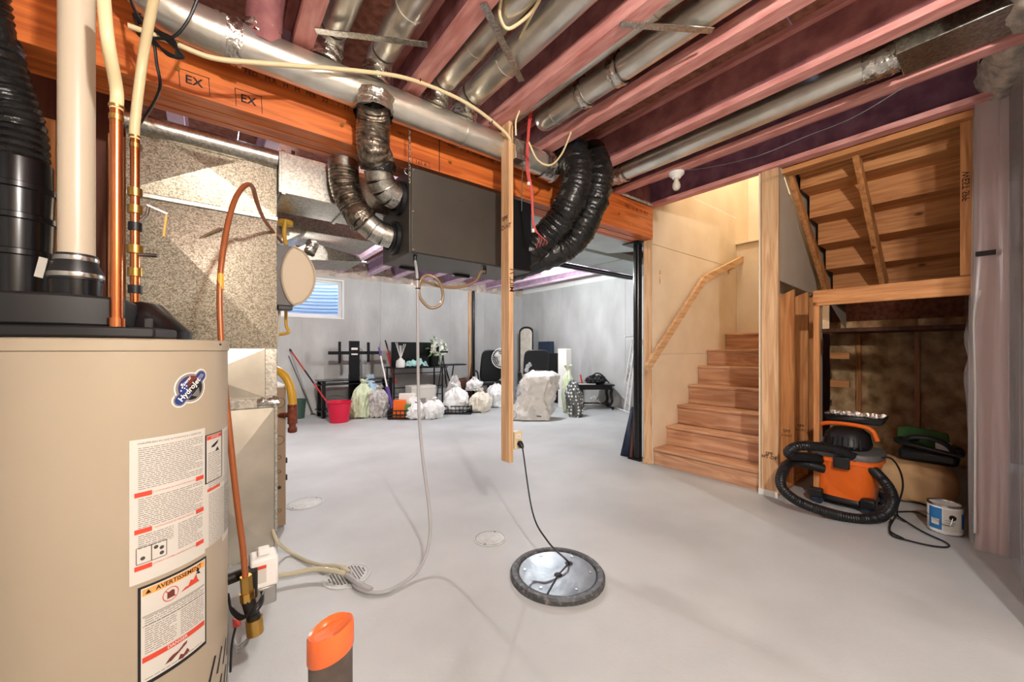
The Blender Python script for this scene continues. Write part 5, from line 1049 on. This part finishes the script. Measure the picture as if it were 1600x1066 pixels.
# folding desk with things on it
dk = thing('folding_desk', 'black folding desk with a thin metal frame against the back wall', 'desk', (3.1, 7.7, 0))
Yd = 7.5; dxa, dxb = pY(614, 572, Yd).x, pY(700, 572, Yd).x; dz = pY(655, 574, Yd).z
obj('desktop', MB().box(dxa, dxb, Yd, Yd+.5, dz-.02, dz), 'blackmetal', dk, bev=.003)
for x_ in (dxa+.03, dxb-.12):
    obj('leg', MB().bar((x_, Yd+.03, 0), (x_, Yd+.03, dz-.02), .025, .025), 'blackmetal', dk); obj('leg', MB().bar((x_+.02, Yd+.46, 0), (x_+.02, Yd+.46, dz-.02), .025, .025), 'blackmetal', dk)
for z_ in (.3, .48, dz-.12): obj('rail', MB().bar((dxa+.03, Yd+.03, z_), (dxb-.12, Yd+.03, z_), .018, .018), 'blackmetal', dk)
ms = thing('television', 'black flat screen television standing on the folding desk', 'television', (3.1, 7.85, dz))
flat(612, 535, 676, 576, 7.86, .04, 'blackgloss', ms, 'screen'); flat(674, 541, 686, 574, 7.80, .03, 'blackgloss', ms, 'side_panel')
obj('foot', MB().box(2.9, 3.3, 7.75, 7.95, dz, dz+.015), 'black', ms)
c = pY(626, 572, 7.62); dfz = thing('reed_diffuser', 'white pot with upright white sticks on the desk', 'diffuser', (c.x, 7.62, dz))
obj('pot', MB().lathe([(.09, 0), (.10, .05), (.085, .14), (.04, .17), (.04, .19)], (c.x, 7.62, dz), 24), 'white', dfz)
for k in range(7): obj('stick', MB().cyl((c.x, 7.62, dz+.17), (c.x+.10*math.sin(k*2.1), 7.62+.05*math.cos(k*3), dz+.45+.03*(k % 3)), .006, n=6), 'white', dfz)
def cloth(u, v):
    x = pY(634+34*u, 570, 7.55).x; y = 7.5+.2*v; return (x, y, dz+.02+.10*math.sin(math.pi*u)*math.sin(math.pi*v)**.5+abs(nz((u*5, v*4, 2), 1, .13)))
solo('teal_cloth', MB().grid(30, 16, cloth), 'teal', 'crumpled pale teal cloth on the desk in front of the television', 'cloth', solid=.006)
fl_ = thing('flower_bouquet', 'white and green artificial flower bunch at the right end of the desk', 'flowers', (3.5, 7.6, dz))
fc = pY(685, 543, 7.6)
obj('stem', MB().tube([(fc.x+.05, 7.6, dz), (fc.x+.03, 7.6, dz+.15), (fc.x, 7.6, fc.z-.08)], .012, 8), 'leaf', fl_)
obj('vase', MB().lathe([(.03, 0), (.045, .06), (.03, .16), (.035, .17)], (fc.x+.05, 7.6, dz), 16), 'glass', fl_)
for k in range(80):
    d_ = Vector((random.gauss(0, 1), random.gauss(0, .7), random.gauss(0, 1))).normalized()*random.uniform(.06, .19); p_ = Vector((fc.x, 7.6, fc.z))+d_
    gm = k % 3
    if gm: obj('petal_cluster', MB().lathe([(0, 0), (.028, .01), (.04, .03), (.0, .022)], p_, 7, d_), 'flower', fl_, smooth=False)
    else: obj('leaf', MB().add([p_, p_+d_.cross(Vector((0, 1, .3))).normalized()*.025+d_*.3, p_+d_*.75, p_-d_.cross(Vector((0, 1, .3))).normalized()*.025+d_*.3], [(0, 1, 2, 3)]), 'leaf', fl_, smooth=False)
ks = thing('keyboard_stand', 'thin black side table with crossed legs right of the desk', 'stand', (3.9, 7.6, 0))
ax_, bx2 = pY(693, 571, 7.6).x, pY(727, 571, 7.6).x; kz = pY(710, 569, 7.6).z
obj('top', MB().box(ax_, bx2, 7.55, 7.9, kz-.03, kz), 'blackmetal', ks, bev=.003)
obj('leg', MB().bar((ax_+.25, 7.6, kz-.03), (ax_+.1, 7.6, 0), .02, .02), 'blackmetal', ks); obj('leg', MB().bar((ax_+.15, 7.8, kz-.03), (ax_+.42, 7.8, 0), .02, .02), 'blackmetal', ks)
obj('brace', MB().bar((ax_+.05, 7.7, kz-.04), (ax_+.25, 7.7, .45), .012, .012), 'blackmetal', ks)
th = thing('tripod', 'thin black tripod leg standing before the flowers', 'tripod', (3.6, 7.2, 0))
obj('leg', MB().cyl(pY(692, 555, 7.2), pY(697, 600, 7.2), .014, n=8).cyl(pY(692, 555, 7.2), pY(680, 640, 7.2), .012, n=8).cyl(pY(692, 555, 7.2), pY(703, 640, 7.2), .012, n=8), 'blackmetal', th); obj('head', MB().box(-.08, .08, -.02, .02, -.02, .02, Matrix.Translation(pY(694, 550, 7.2))), 'black', th)
c = pY(720, 600, 7.3); solo('brown_basket', MB().lathe([(.12, .0), (.16, .05), (.19, .30), (.18, .31), (.15, .06), (.001, .03)], (c.x, 7.4, .30), 28), 'brown', 'dark brown round basket between the desk and the wooden strip', 'basket')
solo('basket_carton', MB().box(c.x-.2, c.x+.2, 7.25, 7.6, 0, .298), 'black', 'black box under the brown basket', 'box', bev=.006)
# pipe and strip standing at the wall
xs_ = pY(738, 520, 8.2).x
solo('wall_conduit', MB().cyl((xs_+.05, 8.22, 0), (xs_+.05, 8.22, 2.72), .032, n=18), 'blackgloss', 'black vertical pipe running up the concrete back wall', 'pipe')
t = thing('wood_strip', 'pale wooden strip fixed upright beside the black wall pipe', 'strip', (xs_-.04, 8.26, 0))
obj('board', MB().box(xs_-.06, xs_+.012, 8.262, 8.298, 0, 2.70), 'pine_z', t, bev=.003); obj('foot_board', MB().prism([(xs_-.22, 8.235, 0), (xs_+.01, 8.235, 0), (xs_+.01, 8.235, .9), (xs_-.03, 8.235, .6)], (0, .02, 0)), 'brown', t)
# bags, crates
def cc_(px, py, back=.2):
    p = g(px, py); d = Vector((p.x, p.y, 0)).normalized(); return (p.x+d.x*back, p.y+d.y*back)
bag('laundry_bag', cc_(563, 656), .20, .20, .62, 'green_bag', 'pale yellow green bag tied at the top, right of the red bucket', 1.3, lean=(.12, .1))
bag('laundry_bag', cc_(577, 650, .24), .24, .18, .66, 'blue_bag', 'blue and white bag standing behind the pale yellow green bag', 4.1)
bag('laundry_bag', cc_(592, 655), .19, .18, .52, 'grey_bag', 'clear grey bag with dark contents beside the purple mop', 2.2)
bag('small_bag', cc_(526, 645, .55)+(.36,), .12, .10, .24, 'white_bag', 'small white bag on the glass shelf behind the red bucket', 7.7)
bag('small_bag', cc_(540, 645, .5)+(.0,), .10, .10, .36, 'white_bag', 'upright white bag standing between the red bucket and the bench legs', 8.7, ears=False)
def crate(name, label, px0, px1, py, depth, h, mat='black'):
    p, q = g(px0, py), g(px1, py); dd = Vector((q.x-p.x, q.y-p.y, 0)); ax = dd.normalized(); nrm = Vector((-ax.y, ax.x, 0))
    if nrm.y < 0: nrm = -nrm
    t = thing(name, label, 'crate', (p.x, p.y, 0)); o3 = lambda a_, b_, z_: Vector((p.x, p.y, 0))+ax*a_+nrm*b_+Vector((0, 0, z_)); L = dd.length
    obj('bottom', MB().prism([o3(0, 0, .002), o3(L, 0, .002), o3(L, depth, .002), o3(0, depth, .002)], (0, 0, .01)), mat, t)
    for (a_, b_) in (((0, 0), (L, 0)), ((L, 0), (L, depth)), ((L, depth), (0, depth)), ((0, depth), (0, 0))):
        for z_ in (.03, h*.5, h-.012): obj('rail', MB().bar(o3(a_[0], a_[1], z_), o3(b_[0], b_[1], z_), .012, .02), mat, t)
        n_ = 7
        for k in range(n_+1):
            f_ = k/n_; obj('slat', MB().bar(o3(a_[0]+(b_[0]-a_[0])*f_, a_[1]+(b_[1]-a_[1])*f_, .01), o3(a_[0]+(b_[0]-a_[0])*f_, a_[1]+(b_[1]-a_[1])*f_, h), .012, .010), mat, t)
    return t, o3, L
t, o3, L = crate('plastic_crate', 'low black crate of bright orange and green packets', 606, 652, 656, .4, .17)
for k, (a_, b_, z_, w_, h_, m_, lab) in enumerate(((.06, .08, .02, .22, .32, 'orange', 'bright orange packet in the black crate'), (.27, .07, .02, .10, .24, 'leaf', 'green packet beside the orange packet'), (.38, .06, .02, .10, .22, 'lime', 'lime green bottle in the black crate'), (.12, .22, .02, .3, .42, 'white', 'white carton at the back of the black crate'))):
    a0 = o3(a_, b_, z_); a1 = o3(a_+w_, b_, z_); a2 = o3(a_+w_, b_+.07, z_); a3 = o3(a_, b_+.07, z_)
    solo('packet', MB().prism([a0, a1, a2, a3], (0.02, .02, h_)), m_, lab, 'packet', bev=.01)
c = o3(.42, .25, .02); bag('small_bag', (c.x, c.y, .014), .12, .10, .36, 'white_bag', 'crumpled white bag at the right end of the black crate of packets', 5.5, ears=False)
a0 = pY(643, 640, 7.1); a1 = pY(681, 640, 7.1); zz = pY(662, 603, 7.1).z
t = thing('carton', 'cream cardboard carton between the orange packet and the hose', 'box', (a0.x, 7.1, 0)); obj('body', MB().box(a0.x, a1.x, 7.1, 7.4, 0, zz), 'paper', t, bev=.004); obj('lid_line', MB().box(a0.x-.003, a1.x+.003, 7.095, 7.403, zz-.06, zz-.01), 'paper', t, bev=.003); obj('print', MB().box(a0.x+.1, a0.x+.3, 7.097, 7.1, zz*.3, zz*.55), 'inkgrey', t)
bag('tied_bag', cc_(652, 657, .15), .17, .15, .30, 'white_bag', 'round white tied bag just left of the hanging hose', 3.4)
bag('tied_bag', cc_(678, 656, .15), .21, .17, .33, 'white_bag', 'wide white knotted bag just right of the hanging hose', 9.1)
t, o3, L = crate('wire_basket', 'low black wire basket holding white plastic bags', 694, 736, 648, .42, .17)
c = o3(L*.45, .2, .02); bag('bag_in_basket', (c.x, c.y, .014), .26, .18, .50, 'white_bag', 'white plastic bag heaped in the black wire basket', 6.2, lean=(-.1, .05))
c = o3(L*.3, .3, .02); bag('bag_in_basket', (c.x, c.y, .014), .16, .09, .72, 'grey_bag', 'taller greyish bag behind the white bag in the wire basket', 6.9, ears=False)
bag('tied_bag', cc_(750, 646, .22), .25, .22, .40, 'cream_bag', 'big cream bag on the floor under the fan', 11.3)
bag('tied_bag', cc_(741, 640, .35)+(.36,), .20, .15, .24, 'white_bag', 'flat white bag resting on top of the big cream bag', 12.3, ears=True)
bag('tied_bag', cc_(775, 640, .35), .20, .2, .50, 'white_bag', 'white bag just left of the hanging post, under the fan', 13.3, ears=False)
bag('tied_bag', cc_(815, 628, .3), .16, .16, .42, 'grey_bag', 'small grey bag hidden between the post and the pillow bag', 14.1, ears=False)
# office chairs
def chair(c, rz, label):
    t = thing('office_chair', label, 'chair', (c[0], c[1], 0), 'black office chairs near the corner'); Mx = Matrix.Translation((c[0], c[1], 0))@Matrix.Rotation(rz, 4, 'Z')
    def tr(mb): mb.v = [tuple(Mx@Vector(v)) for v in mb.v]; return mb
    def cush(w_, d_, h_, n=24):
        return MB().prism([(w_*(abs(math.cos(a))**.45)*(1 if math.cos(a) > 0 else -1), 0, h_*(abs(math.sin(a))**.35)*(1 if math.sin(a) > 0 else -1)) for a in [2*math.pi*(k+.5)/n for k in range(n)]], (0, d_, 0))
    b_ = cush(.27, .09, .37); b_.v = [(v[0], v[1]+.22+.12*((v[2])/.37), v[2]+.88) for v in b_.v]; obj('backrest', tr(b_), 'black', t, bev=.02)
    obj('seat', tr(MB().box(-.27, .27, -.27, .25, .42, .52)), 'black', t, bev=.03)
    for s in (-1, 1): obj('armrest', tr(MB().tube([(s*.29, .2, .5), (s*.31, .16, .72), (s*.31, -.12, .72), (s*.29, -.14, .5)], .02, 10)), 'black', t)
    obj('gas_lift', tr(MB().cyl((0, 0, .1), (0, 0, .42), .03, n=14)), 'blackmetal', t)
    for k in range(5):
        a = k*2*math.pi/5; obj('base_spoke', tr(MB().bar((0, 0, .11), (.29*math.cos(a), .29*math.sin(a), .075), .04, .03)), 'black', t); obj('caster', tr(MB().cyl((.29*math.cos(a)-.02, .29*math.sin(a), .03), (.29*math.cos(a)+.02, .29*math.sin(a), .03), .029, n=12)), 'black', t)
    return t
c1_ = pY(763, 600, 7.6); chair((c1_.x, 7.6), math.pi-.3, 'black padded office chair behind the white fan')
c2_ = pY(834, 600, 6.45); chair((c2_.x, 6.45), math.pi-.55, 'black padded office chair behind the big pillow bag')
# fan
fc = pY(784, 560, 7.05); fn_ = thing('pedestal_fan', 'white round pedestal fan partly hidden by the hanging post', 'fan', (fc.x, fc.y, 0))
fd = Vector((-fc.x, -fc.y, 0)).normalized(); R = .225
for k in range(5): obj('guard_ring', MB().torus(fc+fd*.05*(1-(k/4)**2)*1, R*(k+1)/5, .004 if k < 4 else .01, fd, 36, 6), 'fan', fn_)
for k in range(28):
    a = 2*math.pi*k/28; sd = fd.cross(Vector((0, 0, 1))).normalized(); e_ = sd*math.cos(a)*R+Vector((0, 0, 1))*math.sin(a)*R
    obj('guard_wire', MB().tube([fc+fd*.06+e_*.15, fc+fd*.05+e_*.6, fc+e_], .0032, 4, 3), 'fan', fn_)
obj('hub', MB().cyl(fc+fd*.02, fc+fd*.07, .04, n=20), 'white', fn_); obj('motor', MB().lathe([(.08, 0), (.085, .05), (.05, .16), (.0, .17)], fc, 24, -fd), 'fan', fn_)
sd = fd.cross(Vector((0, 0, 1))).normalized()
for k in range(3):
    a = 2.094*k+.3; e1 = sd*math.cos(a)+Vector((0, 0, 1))*math.sin(a); e2 = sd*math.cos(a+.75)+Vector((0, 0, 1))*math.sin(a+.75); obj('blade', MB().add([fc+fd*.01+e1*.03, fc+fd*.03+e1*.18, fc+e2*.19-fd*.01, fc+e2*.05-fd*.01], [(0, 1, 2, 3)]), 'fan', fn_, solid=.003)
obj('pole', MB().cyl((fc.x-fd.x*.1, fc.y-fd.y*.1, .03), (fc.x-fd.x*.1, fc.y-fd.y*.1, fc.z-.02), .016, n=12), 'fan', fn_); obj('base', MB().lathe([(.2, 0), (.2, .015), (.03, .04)], (fc.x-fd.x*.1, fc.y-fd.y*.1, 0), 28), 'fan', fn_)
obj('guard_back', MB().torus(fc-fd*.03, R, .006, fd, 36, 6), 'fan', fn_)
# boards, panels against the right wall
Pw = lambda px, py, X=XR-.1: pX(px, py, X)
def yflat(name, px0, py0, px1, py1, X, th, mat, label, cat, rnd=0):
    a, b_ = pX(px0, py0, X), pX(px1, py1, X); z0, z1 = min(pX(px0, py1, X).z, b_.z), a.z
    y0, y1 = sorted((a.y, b_.y)); z0 = 0
    if rnd:
        pl_ = [(X, y0, z0), (X, y1, z0), (X, y1, z1-rnd)]+[(X, (y0+y1)/2+(y1-y0)/2*math.cos(math.pi*k/10), z1-rnd+rnd*math.sin(math.pi*k/10)) for k in range(1, 10)]+[(X, y0, z1-rnd)]
        return solo(name, MB().prism(pl_, (th, 0, 0)), mat, label, cat, bev=.004)
    return solo(name, MB().box(X, X+th, y0, y1, z0, z1), mat, label, cat, bev=.004)
yflat('ironing_board', 813, 514, 829, 600, 6.45, .05, 'cream_bag', 'cream board with a rounded dark edged top right of the hanging post', 'board', .12)
yflat('dark_board', 811, 511, 832, 600, 6.52, .03, 'black', 'dark rounded board standing behind the cream board', 'board', .13)
yflat('speaker_panel', 841, 534, 860, 600, 6.6, .12, 'navy', 'tall dark panel standing against the right concrete wall', 'panel')
yflat('speaker_panel', 857, 552, 873, 600, 6.40, .16, 'black', 'shorter black speaker box right of the tall dark panel', 'speaker')
t = yflat('dark_strip', 787, 515, 791, 600, 6.7, .03, 'black', 'narrow dark strip standing just left of the hanging post', 'board')
c = pX(881, 570, 6.0); solo('paper_roll', MB().box(5.95, 6.12, c.y-.11, c.y+.13, .0, pX(881, 545, 6.0).z), 'white', 'tall white carton standing behind the patterned bag', 'box', bev=.01)
# pillow bag
pb = thing('pillow_bag', 'very large clear bag stuffed with cream pillows leaning by the post', 'bag', (4.6, 5.1, 0))
pc = Vector((4.58, 5.24, 0)); rv = Vector((CA, -SA, 0)); fv = Vector((SA, CA, 0))
def pbf(u, v, s=1.0, sd_=0):
    a = 2*math.pi*u; hw = .38*(1-.20*v) if v < .9 else .36*.9*(1-(v-.9)*3.5); dpt = .22*(1-.25*v) if v < .9 else .17*(1-(v-.9)*5)
    if v == 0: hw *= .85; dpt *= .4
    cx_ = (abs(math.cos(a))**.7)*(1 if math.cos(a) > 0 else -1); sx_ = math.sin(a)
    w_ = 1+nz((cx_*1.6+sd_, sx_*1.6, v*3.2), 1, .24)+nz((cx_*4+sd_, sx_*4, v*7), 1, .12)-.16*abs(nz((cx_*3+5, sx_*3, v*6.5+cx_*2), 1, 1.6))**.6+.03*math.sin(v*26+cx_*4)
    return tuple(pc+rv*(hw*cx_*w_*s+.20*v-.02)+fv*(dpt*sx_*w_*s+.12*v)+Vector((0, 0, .86*v+.004+.05*v*nz((cx_, sx_, 1), 1, 1))))
obj('pillows', MB().grid(90, 66, lambda u, v: pbf(u, v, 1.02, 0)), 'cream_bag', pb)
obj('film', MB().grid(90, 66, lambda u, v: pbf(u, v, 1.06, 0)), 'bagfilm', pb)
tp = pc+rv*-.12+fv*.12+Vector((0, 0, .84)); obj('tied_end', MB().tube([tp, tp+Vector((.03, -.01, .10)), tp+Vector((.09, -.03, .15))], .03, 10, 6, rf=lambda L, f: .03+.02*abs(math.sin(f*9)), flat=.5), 'bagfilm', pb)
obj('tear', MB().bar(pc+rv*.05-fv*.245+Vector((0, 0, .10)), pc+rv*.13-fv*.235+Vector((0, 0, .09)), .004, .02), 'ink', pb)
bag('patterned_bag', cc_(900, 653, .12), .17, .15, .66, 'dots', 'grey bag printed with white dots right of the pillow bag', 15.2, ears=False, lean=(.05, .2))
bag('green_bag', cc_(888, 648, .25), .13, .12, .84, 'green_bag', 'translucent pale green bag between the pillow bag and the dotted bag', 16.2, ears=True)
# black end table with bags on it
et = thing('end_table', 'black carved end table with curved legs near the dotted bag', 'table', (5.7, 5.0, 0))
e0, e1 = pz(912, 641), pz(952, 641); ez_ = .50; ec = (e0+e1)/2; ex_ = (e1-e0).normalized(); ey_ = Vector((-ex_.y, ex_.x, 0)); Lh = (e1-e0).length/2+.06
def ep(a_, b_, z_): return ec+ex_*a_+ey_*b_+Vector((0, 0, z_))
obj('top', MB().prism([ep(-Lh-.05, -.04, ez_), ep(Lh+.05, -.04, ez_), ep(Lh+.05, .45, ez_), ep(-Lh-.05, .45, ez_)], (0, 0, .03)), 'blackgloss', et, bev=.01)
obj('apron', MB().prism([ep(-Lh, 0, ez_-.08), ep(Lh, 0, ez_-.08), ep(Lh, .41, ez_-.08), ep(-Lh, .41, ez_-.08)], (0, 0, .08)), 'blackgloss', et, bev=.005)
for a_ in (-1, 1):
    for b_ in (0, .41): obj('leg', MB().tube([ep(a_*Lh, b_, ez_-.05), ep(a_*(Lh-.02), b_, ez_-.18), ep(a_*(Lh+.0), b_, .18), ep(a_*(Lh-.05), b_, .08), ep(a_*(Lh+.03), b_, .03)], .025, 10, rf=lambda L, f: .032-.012*f if f < .85 else .02+.02*(f-.85)*6), 'blackgloss', et)
obj('stretcher', MB().bar(ep(-Lh, .1, .12), ep(Lh, .3, .12), .03, .02).bar(ep(-Lh, .3, .12), ep(Lh, .1, .12), .03, .02), 'blackgloss', et)
for k in range(5): obj('scroll', MB().torus(ep(-.08+.04*k, .0, .22+.03*math.sin(k)), .045, .006, ey_, 16, 6, .3, 3.4), 'steel', et)
bag('backpack', tuple(ep(.02, .2, ez_+.03)), .27, .19, .17, 'blackfoil', 'black backpack lying on the end table', 17.9, ears=False, cat='backpack')
solo('bag_strap', MB().tube([ep(-.08, .1, ez_+.14), ep(-.02, .05, ez_+.25), ep(.10, .05, ez_+.24), ep(.22, .08, ez_+.12), ep(.28, .05, ez_+.05)], .014, 8), 'black', 'black strap looped over the backpack', 'strap')
solo('red_umbrella', MB().cyl(ep(-.27, .15, ez_+.03), ep(-.30, .18, ez_+.22), .018, n=10), 'redpaint', 'short red handle upright on the end table', 'handle')
solo('white_folder', MB().prism([ep(-Lh-.04, -.03, ez_+.031), ep(-.02, -.03, ez_+.031), ep(-.02, .05, ez_+.031), ep(-Lh-.04, .05, ez_+.031)], (0, 0, .012)), 'white', 'thin white folder on the front edge of the end table', 'folder')
# drying rack leaning at the right wall
dr = thing('drying_rack', 'white metal drying rack leaning by the dark steel column', 'drying rack', (6.4, 4.6, 0))
for k, (a_, b_) in enumerate((((971, 637), (988, 532)), ((976, 641), (991, 545)), ((983, 642), (993, 550)))): obj('rail', MB().cyl(pz(*a_, .01), pd(b_[0], b_[1], 7.75+.05*k), .016, n=10), 'white', dr)
for f_ in (.1, .25, .4, .55, .7, .85):
    p1 = pz(971, 637, .01).lerp(pd(988, 532, 7.75), f_); p2 = pz(983, 642, .01).lerp(pd(993, 550, 7.85), f_); obj('rung', MB().cyl(p1, p2, .007, n=8), 'white', dr)
obj('top_bar', MB().cyl(pd(976, 526, 7.7), pd(992, 525, 7.7), .02, n=10), 'white', dr); obj('base_bar', MB().cyl(pz(958, 636, .015), pz(984, 645, .015), .015, n=8), 'white', dr)
t = thing('leaning_panel', 'dark navy panel with brown edge leaning on the steel column', 'panel', (3.9, 2.75, 0))
a0, a1 = pz(969, 712), pz(988, 716); b1 = pd(990, 636, 4.55)
obj('face', MB().add([a0, a1, b1+Vector((.05, 0, 0)), pd(986, 636, 4.6)], [(0, 1, 2, 3)]), 'navy', t, solid=.02)
obj('edge_board', MB().bar(a1+Vector((-.02, 0, .01)), b1+Vector((.03, -.01, 0)), .03, .05), 'brown', t, bev=.003)
